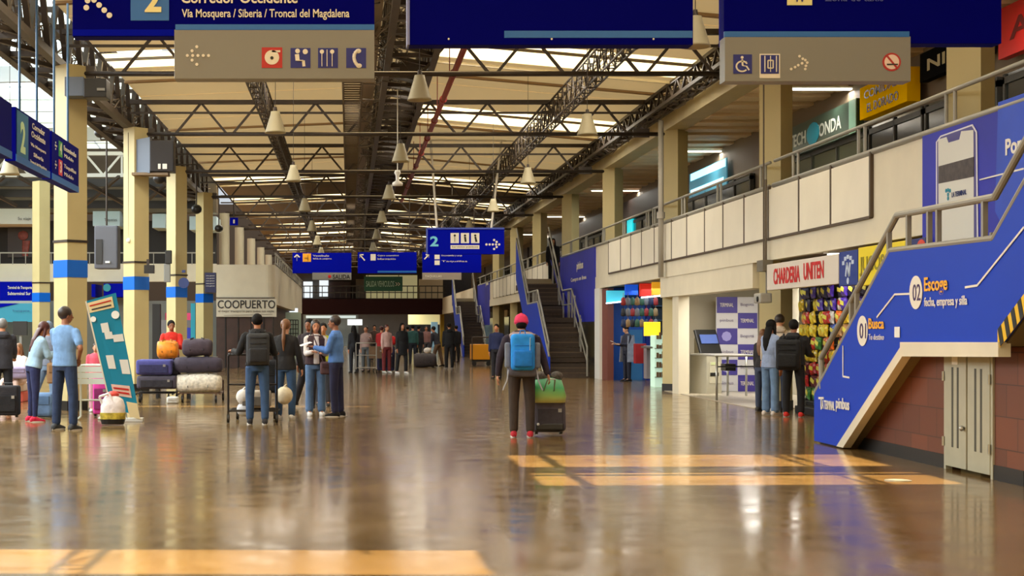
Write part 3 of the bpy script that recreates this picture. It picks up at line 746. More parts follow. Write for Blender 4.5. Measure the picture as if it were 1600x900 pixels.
# kiosk hung with snacks
YA, YZ = 20.6, 27.6
kx = 8.25
t = thing('snack_kiosk', 'dark kiosk hung full of snack packets under the red lettered sign', 'kiosk', (kx, YA, 0))
MB().box(kx+.12, kx+.2, YA, YZ, .1, 2.35).build('back_panel', dark, t)
b = MB()
for i in range(15): y = YA+.1+i*(YZ-YA-.2)/14; b.bar((kx+.1, y, .1), (kx+.1, y, 2.35), .02)
for j in range(9): b.bar((kx+.1, YA, .2+j*.26), (kx+.1, YZ, .2+j*.26), .02)
b.build('wire_rack', chrome, t)
MB().box(kx-.22, kx+.1, YA, YZ-.5, 0, .14, .02).build('base_shelf', mat('black_skirting', (32, 30, 30), .4), t)
MB().box(kx-.1, kx+.2, YA, YZ, 2.35, 2.45).build('top_board', dark, t)
def pillow(w, h, d):
    b = MB(); r = bmesh.ops.create_grid(b.b, x_segments=5, y_segments=6, size=.5)
    for v in list(b.b.verts):
        x, y = v.co.x, v.co.y
        v.co = Vector((-(1-(2*x)**6)*(1-(2*y)**4)*d, x*w*(1+.03*math.sin(9*y)), y*h))
    g = bmesh.ops.extrude_face_region(b.b, geom=b.b.faces[:])
    vs = [e for e in g['geom'] if isinstance(e, bmesh.types.BMVert)]
    for v in vs: v.co.x += d*.5
    return b
pc = {'violet': (84, 48, 190), 'dark blue': (30, 26, 84), 'yellow': (240, 206, 30), 'orange': (240, 110, 25), 'red': (205, 30, 30), 'pink': (225, 80, 130), 'green': (70, 150, 60), 'white': (225, 220, 210), 'blue': (40, 90, 190), 'tan': (190, 140, 80), 'maroon': (110, 24, 40)}
rowsC = [['violet', 'dark blue', 'dark blue', 'violet', 'dark blue'], ['yellow', 'violet', 'dark blue', 'white', 'violet', 'maroon'], ['yellow', 'orange', 'red', 'white', 'green', 'tan'],
         ['orange', 'yellow', 'red', 'tan', 'blue', 'yellow'], ['red', 'yellow', 'orange', 'white', 'red', 'green'], ['yellow', 'yellow', 'red', 'blue', 'orange', 'tan'],
         ['red', 'orange', 'yellow', 'maroon', 'green', 'red'], ['red', 'pink', 'orange', 'tan', 'white', 'maroon'], ['tan', 'red', 'orange', 'green', 'red', 'white']]
rn = ['top', 'second', 'third', 'fourth', 'fifth', 'sixth', 'seventh', 'eighth', 'bottom']
rnd = random.Random(3); protos = {}
for j in range(9):
    for i in range(20):
        c = rnd.choice(rowsC[j]); y = 27.35-i*.345-rnd.uniform(0, .05); z = 2.16-j*.225
        if c not in protos:
            b = pillow(.25, .21, .035); o = b.build('snack_packet', mat('foil_'+c.replace(' ', '_'), pc[c], .3, noise=.5, nscale=14, spec=.7), None)
            protos[c] = o
            l = MB(); l.obox((-.036, 0, .01), (.006, .15, .07), (.3, 0, 0)); l.build('packet_label', mat('foil_label_'+('w' if c != 'white' else 'r'), (235, 225, 90) if c != 'yellow' and c != 'white' else (200, 40, 30), .4), o)
            r_ = o
        else:
            r_ = protos[c].copy(); COL.objects.link(r_)
            for ch in protos[c].children: d_ = ch.copy(); COL.objects.link(d_); d_.parent = r_
        r_.location = (kx+.02-rnd.uniform(0, .08), y, z); r_.rotation_euler = (rnd.uniform(-.15, .15), rnd.uniform(-.1, .1), rnd.uniform(-.15, .15))
        setp(r_, '%s snack packet hanging in the %s row of the kiosk' % (c, rn[j]), 'snack packet', 'snack packets hanging on the kiosk')
# signs over the kiosk
XK = XB+.0
def side_sign(p0, p1, za, zb, m, lab, name='hanging_sign', th=.12, X=XB-.12):
    y0, y1 = yx(p0, X), yx(p1, X)
    t = thing(name, lab, 'sign', (X, y1, za)); MB().box(X, X+th, y1, y0, za, zb, .01).build('sign_board', m, t); return t, (y0+y1)/2, abs(y0-y1), X
t, ym, wd, Xs = side_sign(1198, 1310, 2.2, 2.66, mat('sign_offwhite', (222, 214, 204), .5), 'white shop sign with tall red lettering over the snack kiosk')
text('CHARDERIA', (Xs-.006, ym+.75, 2.43), 1.55, .28, mat('print_red', (200, 20, 24), .5), t, 'R', .03); text('UNITEN', (Xs-.006, ym-.75, 2.45), 1.05, .28, mat('print_red', (200, 20, 24), .5), t, 'R', .03)
t, ym, wd, Xs = side_sign(1311, 1340, 2.16, 2.68, mat('sign_midblue', (22, 52, 140), .5), 'small blue sign with a white arched emblem beside the red lettered sign')
b = MB()
for a_ in range(5): q = math.radians(30+a_*30); b.box(Xs-.006, Xs, ym+.24*math.cos(q)-.05, ym+.24*math.cos(q)+.05, 2.42+.17*math.sin(q)-.03, 2.42+.17*math.sin(q)+.03)
b.bar((Xs-.004, ym+.1, 2.3), (Xs-.004, ym+.04, 2.5), .008, .05); b.bar((Xs-.004, ym+.04, 2.5), (Xs-.004, ym-.06, 2.3), .008, .05); b.bar((Xs-.004, ym-.06, 2.3), (Xs-.004, ym-.1, 2.5), .008, .05)
disc(b, (Xs-.004, ym, 2.23), .05, 'X'); b.build('emblem', mat('emblem_paleblue', (200, 215, 240), .5), t)
t, ym, wd, Xs = side_sign(1341, 1414, 2.14, 2.70, yellow, 'bright yellow shop sign behind the near stair handrail')
text('JUGOS', (Xs-.006, ym+.35, 2.42), 1.0, .28, mat('print_olive', (150, 140, 20), .5), t, 'R', .02)
t, ym, wd, Xs = side_sign(1416, 1446, 2.2, 2.70, mat('print_navy', (20, 24, 80), .5), 'dark blue sign with a red disc at the end of the yellow sign')
b = MB(); disc(b, (Xs-.004, ym-.2, 2.5), .18, 'X'); b.build('emblem', mat('coral_red', (225, 70, 50), .5), t)
t = thing('cctv_camera', 'white security camera under the red lettered sign', 'camera', (7.5, 27.3, 1.98))
MB().box(7.4, 7.62, 27.05, 27.5, 1.98, 2.16, .03).build('camera_body', mat('camera_grey', (170, 168, 160), .4), t); MB().bar((7.38, 27.2, 2.05), (7.42, 27.2, 2.05), .1, None, 14).build('lens', black, t)
MB().bar((7.58, 27.3, 2.1), (7.58, 27.3, B0+.02), .03, None, 8).build('bracket', greys, t)
# lit shop between third and fourth column
t = thing('shop_interior', 'brightly lit shop with blue walls and hanging goods beyond the alcove', 'shop', (9, 41, 0))
sb = mat('shop_blue', (20, 90, 190), .5); sb2 = mat('shop_deep_blue', (16, 40, 140), .5)
MB().box(XB+.2, XU+.1, 44.9, 45.1, 0, 2.75).build('far_wall', sb, t)
MB().box(XB+.02, XB+.2, 44.3, 45.25, 0, 2.72).build('door_jamb', mat('red_brown_jamb', (120, 66, 56), .6), t)
MB().box(XU-.1, XU+.1, 37.2, 45, 0, 2.75).build('back_wall', mat('shop_dim_teal', (38, 54, 62), .5, noise=.3), t)
b = MB()
for j in range(5): b.box(XU-.5, XU-.1, 37.4, 43.5, .4+j*.45, .43+j*.45)
b.build('shelf', mat('shelf_blue', (60, 90, 120), .5), t)
MB().box(8.35, 8.75, 44.8, 44.88, 0, 1.5).build('pale_blue_panel', mat('mid_blue', (60, 130, 190), .5), t)
MB().box(8.85, 9.0, 44.75, 44.88, 0, 2.7).build('dark_blue_panel', sb2, t)
MB().box(XB+.4, XB+.7, 39.6, 41.2, 1.0, 1.05).build('counter', chrome, t)
area('shop_light', (8.8, 41, 2.6), 1.6, 5, 60, (.8, .93, 1))
MB().box(9.0, XU+.1, 44.5, 44.9, 0, 2.7).build('dark_shelf_wall', mat('shop_dark_teal', (26, 44, 56), .5, noise=.5, nscale=6), t)
b = MB()
for j in range(5): b.box(9.0, XU+.1, 44.3, 44.5, .5+j*.42, .53+j*.42)
b.build('end_shelf', mat('shelf_blue', (60, 90, 120), .5), t)
def front(px0, px1, py0, py1, Y, m, name, lab, cat, th=.1, up=False):
    o = MB().box(wx(px0, Y), wx(px1, Y), Y, Y+th, wz(py1, Y), wz(py0, Y), .01).build(name, m); return setp(o, lab, cat)
def lightbox(p, Y, m, lab, group=None): o = front(p[0], p[2], p[1], p[3], Y, m, 'light_box', lab, 'sign', .12); return o
lightbox((948, 454, 976, 473), 44, mat('teal_lit', (70, 190, 215), .4, emit=.6), 'small teal light box over the lit shop entrance')
lightbox((977, 443, 997, 461), 42.5, mat('blue_lit', (25, 90, 220), .4, emit=.5), 'blue light box over the lit shop entrance')
lightbox((1000, 443, 1019, 463), 41, mat('red_lit_sign', (215, 40, 30), .4, emit=.4), 'red light box over the lit shop entrance')
lightbox((1019, 440, 1032, 461), 40.2, mat('orange_lit', (240, 170, 40), .4, emit=.5), 'orange light box over the lit shop entrance')
lightbox((1007, 503, 1032, 525), 40, mat('yellow_lit', (250, 205, 40), .4, emit=.7), 'glowing yellow box sign hanging in the lit shop')
for i, (a_, c_, y_, Y) in enumerate(((947, 975, 474, 43.9), (1002, 1033, 465, 40.5))):
    setp(MB().bar((wx(a_, Y), Y, wz(y_, Y)), (wx(c_, Y), Y, wz(y_-3, Y)), .04, None, 8).build('tube_light', mat('shop_tube', (225, 240, 255), .4, emit=3)), ('white tube light under the teal light box', 'white tube light under the red light box')[i], 'light')
front(993, 1010, 537, 568, 41.6, mat('crimson', (150, 16, 28), .5), 'shop_counter', 'crimson shop counter behind the reading person', 'counter', .3)
front(1010, 1022, 540, 592, 41.2, mat('counter_grey', (140, 134, 140), .5), 'shop_counter', 'grey counter unit beside the crimson panel', 'counter', .4)
t = thing('display_case', 'lit glass display case beside the third right column', 'display case', (wx(1027, 39.5), 39.5, 0))
x0, x1 = wx(1021, 39.5), wx(1034, 39.5)
MB().box(x0, x1, 39.3, 39.9, 0, 1.35).build('case_back', mat('case_glow', (200, 235, 215), .3, emit=.45), t)
b = MB()
for z in (.25, .5, .75, 1.0): b.box(x0-.01, x1+.01, 39.2, 39.32, z, z+.02)
b.build('shelf', chrome, t)
b = MB()
for i in range(14): b.box(x0+.03+(i % 3)*.07, x0+.08+(i % 3)*.07, 39.2, 39.28, .27+(i//3)*.25-.02, .27+(i//3)*.25+rnd.uniform(.06, .16))
b.build('wares', mat('wares_tan', (120, 90, 60), .5), t)
rn2 = random.Random(12); cls = [('dark', (24, 28, 38)), ('dark blue', (24, 44, 84)), ('grey', (110, 110, 115)), ('red', (150, 40, 40)), ('tan', (150, 120, 80)), ('green', (50, 90, 70))]
sidn = ['first', 'second', 'third', 'fourth', 'fifth', 'sixth', 'seventh', 'eighth', 'ninth', 'tenth', 'eleventh', 'twelfth']
for j in range(3):
    for i in range(8):
        c, cc = cls[rn2.randrange(6)]
        Y = 41.5+(i % 3)*.6; px = 974+i*7.2; py = 470+j*17
        b = MB(); x, z = wx(px, Y), wz(py, Y); b.loft([((x, Y, z+.1), .02, .02), ((x, Y, z+.06), .06, .04), ((x, Y, z-.1), .075, .045), ((x, Y, z-.13), .04, .03)], 10); b.bar((x, Y, z+.1), (x, Y, z+.22), .012)
        setp(b.build('hanging_bag', mat('goods_'+c.replace(' ', '_'), cc, .5), None, smooth=True), '%s bag hanging in row %d of the lit shop, %s from the left' % (c, j+1, sidn[i]), 'bag', 'goods hanging in the lit shop')
# ground floor shops further along (seen small, under the balcony)
for i in range(7):
    y = 57+i*9
    t = thing('shop', 'dim ground floor shop under the far balcony, %s beyond the middle stairs' % ORD[i], 'shop', (XU, y, 0))
    MB().box(XU, XU+.1, y, y+7.5, 0, 2.3).build('shop_window', darkglass, t)
    MB().box(XU-.1, XU+.1, y, y+7.5, 2.3, 2.72).build('sign_board', [mat('shop_brown', (84, 50, 40), .5), cream, mat('shop_olive', (90, 88, 60), .5)][i % 3], t)
# ================================================================== LEFT side court (behind the left columns)
YG = 59.0
def bx(name, p, Y, m, lab=None, kind='structure', th=.3, parent=None, cat=None, bev=0):
    x0, y0, x1, y1 = p
    o = MB().box(wx(x0, Y), wx(x1, Y), Y, Y+th, wz(y1, Y), wz(y0, Y), bev).build(name, m, parent)
    if kind and parent is None: o['kind'] = kind
    if lab: o['label'] = lab
    if cat: o['category'] = cat
    return o
bx('wall_back', (-560, 232, 338, 332), YG+1.5, mat('court_back_wall', (96, 84, 66), .7, noise=.2, nscale=.6), 'brown wall above the left upper shops', th=1)
bx('wall_back', (-560, 412, 338, 440), YG, cream, 'cream parapet of the left upper gallery')
bx('wall_back', (-560, 345, 338, 412), YG+3, dark, 'dark upper shop fronts of the left gallery')
bx('wall_back', (-560, 470, 338, 590), YG+1.2, mat('court_shopfront', (104, 112, 112), .3, noise=.2, nscale=.5), 'grey glazed ground floor fronts of the side court', th=.5)
for i, (a, c, m, tx) in enumerate(((-90, 52, 'w', 'Su viaje'), (145, 187, 'b', 'Tiquetes'), (238, 258, 'b', ''), (296, 338, 'b', ''))):
    t = thing('gallery_sign', ['white lettered sign board on the left gallery beside the nearest columns', 'pale sign board on the left gallery between the first and second columns', 'pale blue sign board on the left gallery between the second and third columns', 'dim sign board on the left gallery right of the fourth column'][i], 'sign', (wx(a, YG+1), YG+1, wz(348, YG)))
    bx('sign_board', (a, 326+i*4, c, 350+i*3), YG+1, mat('board_'+m, (206, 208, 206) if m == 'w' else (176, 200, 214), .5), None, None, 2.0, t)
    if tx: tf(tx, (c-24, 339+i*2, c-4, 345+i*2), YG+.97, mat('print_dark', (50, 50, 60), .5), t)
t = thing('balcony_railing', 'thin grey railing of the left upper gallery', 'railing', (wx(0, YG), YG, 4.0))
b = MB(); b.bar((wx(-400, YG), YG, wz(395, YG)), (wx(336, YG), YG, wz(395, YG)), .05)
b.build('top_rail', railp, t)
b = MB()
for px in range(-400, 336, 20): b.bar((wx(px, YG), YG, 4.05), (wx(px, YG), YG, wz(395, YG)), .03)
b.build('rail_post', railp, t)
# poster with a figure behind the railing, goods in the upper windows
t = thing('window_poster', 'dark poster with a red and white picture in the left gallery window', 'poster', (wx(38, YG+2.9), YG+2.9, 4.3))
bx('poster_sheet', (12, 352, 50, 402), YG+2.9, mat('poster_dark', (60, 52, 52), .5), None, None, .05, t)
b = MB(); Y = YG+2.85; b.ell((wx(36, Y), Y, wz(368, Y)), (.22, .03, .2)); b.loft([((wx(39, Y), Y, wz(400, Y)), .12, .03), ((wx(41, Y), Y, wz(376, Y)), .16, .03)], 8)
b.build('poster_picture', mat('poster_red', (150, 70, 60), .5, noise=.5, nscale=5), t)
# blue lettered bands below
for i, (p, s1, s2, lab) in enumerate((((-120, 440, 52, 470), 'Terminal de Transporte', 'Subterminal Sur', 'deep blue lettered band of the side court beside the nearest column'),
        ((143, 444, 149, 464), '', '', 'narrow strip of blue band right of the nearest column'), ((162, 443, 200, 464), '', '', 'deep blue band with a pale mark between the first and second columns'))):
    t = thing('shop_sign', lab, 'sign', (wx(p[0], YG-.4), YG-.4, wz(p[3], YG)))
    bx('sign_board', p, YG-.4, royal, None, None, 1.62, t)
    if s1: tf(s1, (12, 447, 50, 453), YG-.43, pw, t, .01); tf(s2, (12, 456, 48, 461), YG-.43, pw, t, .01)
    elif i == 2: disc(mb_ := MB(), (wx(170, YG), YG-.45, wz(450, YG)), .15); mb_.build('mark', teal, t)
bx('ledge', (-120, 470, 60, 474), YG-.4, mat('pale_ledge', (170, 176, 176), .5), 'pale ledge under the blue lettered band', 'structure', .4)
t = thing('advert_board', 'teal and navy slanted advertising board left of the nearest columns', 'board', (wx(20, 57), 57, wz(504, 57)))
bx('board_sheet', (-90, 474, 56, 503), 57, mat('advert_teal', (40, 150, 185), .5), None, None, .1, t)
b = MB(); b.poly([(wx(-90, 57), 56.98, wz(474, 57)), (wx(30, 57), 56.98, wz(474, 57)), (wx(-90, 57), 56.98, wz(500, 57))], (0, -.02, 0)); b.build('navy_corner', royal, t)
tf('Transporte', (19, 484, 46, 488), 56.9, mat('print_navy', (20, 24, 80), .5), t)
t = thing('wall_screen', 'dark screen on a stand behind the red haired woman', 'screen', (wx(31, 54), 54, 0))
bx('screen_panel', (20, 502, 42, 524), 54, black, None, None, .1, t); bx('screen_stand', (30, 524, 34, 568), 54.05, greys, None, None, .08, t)
# kiosk colours between the second, third and fourth columns
t = thing('market_stall', 'blue and pink market stall seen between the third and fourth columns', 'stall', (wx(285, 50), 50, 0))
bx('pink_board', (258, 489, 299, 500), 50, mat('pink_board', (215, 60, 110), .5), None, None, .2, t)
bx('blue_cloth', (285, 512, 305, 531), 50, mat('stall_blue', (30, 50, 170), .5), None, None, .2, t)
bx('grey_counter', (248, 500, 300, 585), 51.0, mat('stall_grey', (120, 116, 118), .5), None, None, .3, t)
bx('dark_post', (238, 475, 250, 585), 49.5, dark, None, None, .3, t)
bx('teal_post', (298, 474, 305, 530), 49.4, teal, None, None, .2, t)
# pale space frame truss and dark beams at the end of the milky roof
t = thing('space_frame', 'white painted space frame truss at the far end of the side court', 'truss', (-12, 57, 7.6))
b = MB(); b.bar((-31, 57, wz(240, 57)), (-5.6, 57, wz(240, 57)), .14); b.bar((-31, 57, wz(274, 57)), (-5.6, 57, wz(274, 57)), .14); b.build('chord', mat('frame_white', (214, 216, 214), .5), t)
b = MB(); x = -31
while x < -6:
    b.bar((x, 57, wz(240, 57)), (x+.7, 57, wz(274, 57)), .08); b.bar((x+.7, 57, wz(274, 57)), (x+1.4, 57, wz(240, 57)), .08); b.bar((x, 57, wz(240, 57)), (x, 57, wz(274, 57)), .07); x += 1.4
b.build('brace', mat('frame_white', (214, 216, 214), .5), t)
t = thing('dark_beams', 'dark roof beams over the left upper shops', 'beam', (-12, 56, 6.6))
b = MB()
for i, py in enumerate((283, 296, 310)): b.bar((-31, 56+i, wz(py, 56)), (-5.6, 56+i, wz(py+3, 56)), .16, .3)
b.build('beam', dark, t)
b = MB(); x = -31
while x < -6: b.bar((x, 55, wz(280, 56)), (x+1.6, 57, wz(318, 56)), .12); b.bar((x+1.6, 55, wz(280, 56)), (x, 57, wz(318, 56)), .1); x += 2.1
b.build('brace', steel, t)
# clerestory pieces over the milky roof junction
def unit(p, Y, dpt, m, name, lab, cat, bev=.02): 
    t = thing(name, lab, cat, (wx((p[0]+p[2])/2, Y), Y, wz(p[3], Y)))
    MB().box(wx(p[0], Y), wx(p[2], Y), Y, Y+dpt, wz(p[3], Y), wz(p[1], Y), bev).build('casing', m, t); return t
# loudspeaker boxes hung on the columns
t = unit((130, 122, 166, 152), 27.4, .45, black, 'wall_speaker', 'black box with a grey side mounted high on the nearest left column', 'speaker')
MB().box(wx(100, 27.4), wx(130, 27.4), 27.45, 27.85, wz(149, 27.4), wz(119, 27.4), .01).build('side_box', mat('blue_grey_metal', (92, 104, 122), .4), t)
MB().box(wx(152, 27.4), wx(164, 27.4), 27.36, 27.41, wz(142, 27.4), wz(138, 27.4)).build('badge', greys, t)
Y = 36.2
t = unit((234, 219, 271, 268), Y, .5, mat('dark_screen_case', (30, 30, 38), .4), 'hanging_monitor', 'dark boxed monitor with a grey side on the second left column', 'monitor')
b = MB(); b.poly([(wx(207, Y+.4), Y+.4, wz(216, Y)), (wx(234, Y), Y, wz(214, Y)), (wx(234, Y), Y, wz(270, Y)), (wx(207, Y+.4), Y+.4, wz(268, Y))], (0, .4, 0)); b.build('side_box', mat('blue_grey_metal', (92, 104, 122), .4), t)
MB().box(wx(205, Y), wx(262, Y), Y+.05, Y+.5, wz(273, Y), wz(269, Y)).build('shelf_plate', mat('rusty_tan', (130, 112, 90), .6), t)
for i, (a, c) in enumerate(((247, 251), (254, 261))): MB().box(wx(a, Y), wx(c, Y), Y-.02, Y, wz(264, Y), wz(256, Y)).build('indicator', white, t)
t = unit((147, 352, 184, 420), 47, .6, mat('tv_back_grey', (84, 86, 96), .4), 'hanging_monitor', 'grey back of a large boxed monitor between the first and second columns', 'monitor', .05)
MB().box(wx(150, 47), wx(160, 47), 46.95, 47, wz(412, 47), wz(374, 47)).build('vent_panel', black, t); MB().box(wx(165, 47), wx(172, 47), 46.93, 47, wz(411, 47), wz(408, 47)).build('tag', white, t)
MB().bar((wx(165, 47), 47.2, wz(352, 47)), (wx(165, 47), 47.2, az(47)), .06, None, 8).build('hanger_rod', steel, t)
for i, (px, py, Y, lab) in enumerate(((157, 207, 40, 'black dome lamp hanging between the first and second columns'), (249, 279, 40, 'black flood lamp under the monitor on the second column'), (307, 327, 46, 'black camera beside the fourth column'), (342, 357, 58, 'black camera on the first round column'))):
    t = thing('dome_camera', lab, 'camera', (wx(px, Y), Y, wz(py, Y)))
    b = MB(); b.ell((wx(px, Y), Y, wz(py, Y)), (.17, .17, .15), sub=2); b.build('dome', black, t, smooth=True)
    MB().bar((wx(px, Y), Y, wz(py, Y)), (wx(px, Y), Y, 6.55), .04, None, 8).bar((wx(px, Y), Y, 6.55), (-5.5, Y, 6.55), .04, None, 8).build('stem', steel, t)
t = thing('power_box', 'dark electrical box on the side of the second left column', 'box', (wx(236, 36.2), 36.2, wz(428, 36.2)))
bx('box_body', (225, 414, 240, 427), 36.3, black, None, None, .2, t); bx('cable_entry', (229, 405, 233, 414), 36.35, steel, None, None, .05, t)
t = thing('wall_tube', 'dark slim speaker fixed to the left of the third column', 'speaker', (wx(261, 44.8), 44.8, wz(443, 44.8)))
bx('tube_body', (258, 391, 268, 412), 44.8, black, None, None, .15, t, bev=.02); bx('tube_lower', (256, 412, 266, 441), 44.85, greys, None, None, .12, t, bev=.02)
t = thing('cord', 'thin cord hanging down the second left column with a white pull knob', 'cord', (wx(199, 36.4), 36.3, wz(378, 36.4)))
MB().bar((wx(199, 36.4), 36.64, wz(372, 36.4)), (wx(198, 36.4), 36.64, 6.3), .02, None, 6).build('cord_line', cable, t); MB().ell((wx(199, 36.4), 36.61, wz(375, 36.4)), .06).build('pull_knob', white, t)
for i, (p, s1, m, lab) in enumerate(((( 279, 428, 297, 450), '', mat('badge_blue', (40, 60, 120), .5), 'round blue notice on the third left column'), ((320, 426, 337, 457), 'TERMINAL', mat('navy_notice', (22, 26, 70), .5), 'navy notice with pale lines on the fourth left column'), ((359, 340, 372, 352), 'i', royal, 'small square blue sign with a white mark hanging above the dark box front'))):
    Y = (45.05, 53.7, 57)[i]
    t = thing('notice', lab, 'notice', (wx(p[0], Y), Y, wz(p[3], Y)))
    if i == 0:
        b = MB(); disc(b, (wx(287, Y), Y, wz(442, Y)), .16, 'Y', .02); b.build('notice_plate', m, t); b = MB(); b.bar((wx(287, Y), Y, wz(426, Y)), (wx(287, Y), Y, wz(422, Y)), .1); b.build('notice_mark', m, t)
    else:
        bx('notice_plate', p, Y, m, None, None, .03 if i == 2 else .3, t)
        if i == 2: MB().bar((wx(365, Y), Y+.01, wz(340, Y)), (wx(365, Y), Y+.01, 6.5), .04).build('hanger_rod', steel, t)
        if i == 1:
            for k in range(5): tf('aviso general', (322, 430+k*4, 335, 432+k*4), Y-.01, pw, t)
        else: tf(s1, (364, 343, 367, 349), Y-.01, pw, t, .05)
# ---- box with the lettered front in the left middle distance
YC = 59.0; xl, xr = -5.2, -2.9
root = thing('office_kiosk', 'cream office box lettered COOPUERTO with a rounded corner, under the left gallery', 'kiosk', (xl, YC, 0))
b = MB(); pts = [(xl, YC, 2.5), (xr-.35, YC, 2.5)]
for a in range(0, 91, 15): q = math.radians(a); pts.append((xr-.35+.35*math.sin(q), YC+.35-.35*math.cos(q), 2.5))
pts += [(xr, 93, 2.5), (xl, 93, 2.5)]
b.poly(pts, (0, 0, 1.55)); b.build('upper_body', cream, root)
sgn = bx('sign_board', (338, 466, 432, 495), YC-.05, mat('sign_ivory', (212, 206, 188), .5), None, None, .05, root)
tf('COOPUERTO', (340, 469, 430, 482), YC-.07, mat('print_black', (30, 28, 28), .5), root, .01)
tf('el mejor transporte para todos sus viajes', (341, 484, 428, 489), YC-.07, mat('print_grey', (110, 104, 96), .5), root)
b = MB(); b.bar((wx(350, YC), YC-.06, wz(493, YC)), (wx(426, YC), YC-.06, wz(491, YC)), .03, .01); b.bar((xl, YC-.06, wz(465.5, YC)), (xr, YC-.06, wz(465.5, YC)), .06, .05); b.build('sign_line', mat('print_grey', (110, 104, 96), .5), root)
MB().box(xl, xr-.1, YC+.1, YC+.3, 0, 2.5).box(xr-.5, xr-.3, YC+.3, 93, 0, 2.5).build('dark_wood_front', brownw, root)
b = MB()
for px in (352, 372, 392, 412, 427): b.box(wx(px, YC)-.02, wx(px, YC)+.02, YC+.06, YC+.1, 0, 2.45)
b.build('front_joint', dark, root)
b = MB(); b.bar((xr, YC+.3, 4.1), (xr, 93, 4.1), .06); b.bar((xr, YC+.3, 4.5), (xr, 93, 4.5), .06)
for k in range(18): b.bar((xr, YC+.5+k*1.9, 4.05), (xr, YC+.5+k*1.9, 4.5), .04)
b.build('roof_railing', railp, root)
lb = MB().box(-3.4, -2.75, 81, 81.3, 2.3, 2.65, .01).build('light_box', mat('window_light', (225, 235, 240), .4, emit=.9)); setp(lb, 'small lit white box sign at the far corner of the cream office box', 'sign')
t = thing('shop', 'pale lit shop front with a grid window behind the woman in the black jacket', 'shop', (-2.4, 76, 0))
MB().box(wx(446, 76), wx(470, 76), 76, 76.3, 0, wz(488, 76)).build('shop_wall', mat('pale_green_wall', (170, 184, 160), .5, emit=.12), t)  # faint emission in the wall stands in for the shop's light
b = MB()
for i in range(5): b.box(wx(450, 76), wx(466, 76), 75.95, 76, wz(500+i*7, 76)-.02, wz(500+i*7, 76)+.02)
for i in range(5): b.box(wx(450+i*4, 76)-.02, wx(450+i*4, 76)+.02, 75.95, 76, wz(530, 76), wz(500, 76))
b.build('window_grid', mat('dark_frame', (58, 56, 50), .5, .3), t)

# ================================================================== far end: bridge and what is beyond
YB = 122.0
br = thing('bridge', 'dark maroon bridge beam crossing the far end of the hall', 'bridge', (2, YB, wz(491, YB)))
MB().box(wx(472, YB), wx(700, YB), YB, YB+3, wz(491, YB), wz(467, YB)).build('beam', maroon, br)
b = MB(); 
for py in (447, 457): b.bar((wx(472, YB), YB, wz(py, YB)), (wx(698, YB), YB, wz(py, YB)), .08)
for i in range(24): b.bar((wx(475+i*9.5, YB), YB, wz(466, YB)), (wx(475+i*9.5, YB), YB, wz(447, YB)), .06)
b.build('bridge_railing', mat('dark_rail', (70, 66, 60), .5), br)
struct(MB().box(wx(440, YB), wx(760, YB), YB+3, 131, 3.72, 4.0).build('trim_8', dark), label='upper floor slab behind the bridge')
struct(MB().box(wx(440, YB), wx(790, YB), 128.75, 129, 4.0, 7.3).build('wall_back', mat('far_back', (70, 60, 52), .7)), label='dim wall above and behind the bridge')
def far(name, p, Y, m, lab, cat='panel', th=.8): return bx(name, p, Y, m, lab, None, th, None, cat)
ivory = mat('far_lit_wall', (232, 220, 160), .6, emit=.25)  # emission put into the ivory colour for the light on these walls
far('upper_window', (474, 440, 488, 465), 128, mat('window_light', (225, 235, 240), .4, emit=.9), 'bright window above the left end of the bridge', 'window')
far('upper_window', (499, 438, 513, 463), 128, mat('window_light', (225, 235, 240), .4, emit=.9), 'second bright window above the bridge', 'window')
far('upper_panel', (514, 440, 548, 466), 128.3, mat('far_brown', (84, 66, 62), .6), 'brown wall section above the bridge')
far('upper_panel', (556, 436, 572, 466), 128.3, mat('far_grey', (140, 130, 112), .6), 'grey wall section left of the green sign')
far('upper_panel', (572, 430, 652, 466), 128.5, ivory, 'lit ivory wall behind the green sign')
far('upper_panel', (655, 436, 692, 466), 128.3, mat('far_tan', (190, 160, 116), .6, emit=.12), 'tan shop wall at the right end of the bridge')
t = thing('hanging_sign', 'green exit route sign hanging over the bridge', 'sign', (wx(599, 112), 112, wz(455, 112)))
bx('sign_board', (569, 432, 629, 455), 112, mat('sign_green', (8, 74, 48), .5, emit=.05), None, None, .12, t)
tf('SALIDA VEHICULOS', (572, 439, 616, 448), 111.95, mat('print_palegreen', (170, 205, 185), .5), t, .01); tf('>>', (618, 441, 625, 447), 111.95, pw, t)
for px in (575, 623): MB().bar((wx(px, 112), 112.05, wz(432, 112)), (wx(px, 112), 112.05, 7.2), .05).build('hanger_rod', steel, t)
far('lower_wall', (474, 491, 560, 560), 140, mat('far_cool_wall', (150, 160, 160), .6, noise=.3, nscale=.4), 'cool grey shop wall beneath the left of the bridge')
far('lit_panel', (478, 493, 556, 497), 126, mat('far_strip', (210, 225, 220), .4, emit=.8), 'long pale light strip under the bridge', 'light')
far('lit_panel', (543, 499, 566, 508), 136, mat('window_light', (225, 235, 240), .4, emit=.9), 'small bright sign under the left of the bridge', 'sign')
far('lower_wall', (560, 491, 640, 562), 139.5, mat('far_dim_wall', (88, 80, 76), .6, noise=.3, nscale=.4), 'dim brown shop wall beneath the middle of the bridge')
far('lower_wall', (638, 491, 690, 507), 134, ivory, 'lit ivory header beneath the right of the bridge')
far('lower_wall', (640, 507, 700, 560), 139, mat('far_navy', (34, 44, 60), .5, noise=.3, nscale=.4), 'dark blue shop opening beneath the right of the bridge')
far('post', (688, 490, 694, 548), 124, mat('post_yellow', (225, 190, 60), .5), 'yellow post at the right end of the bridge', 'post')
far('lit_panel', (674, 503, 684, 545), 133, mat('pale_cyan_panel', (130, 170, 190), .4, emit=.25), 'pale blue banner under the right of the bridge', 'banner')
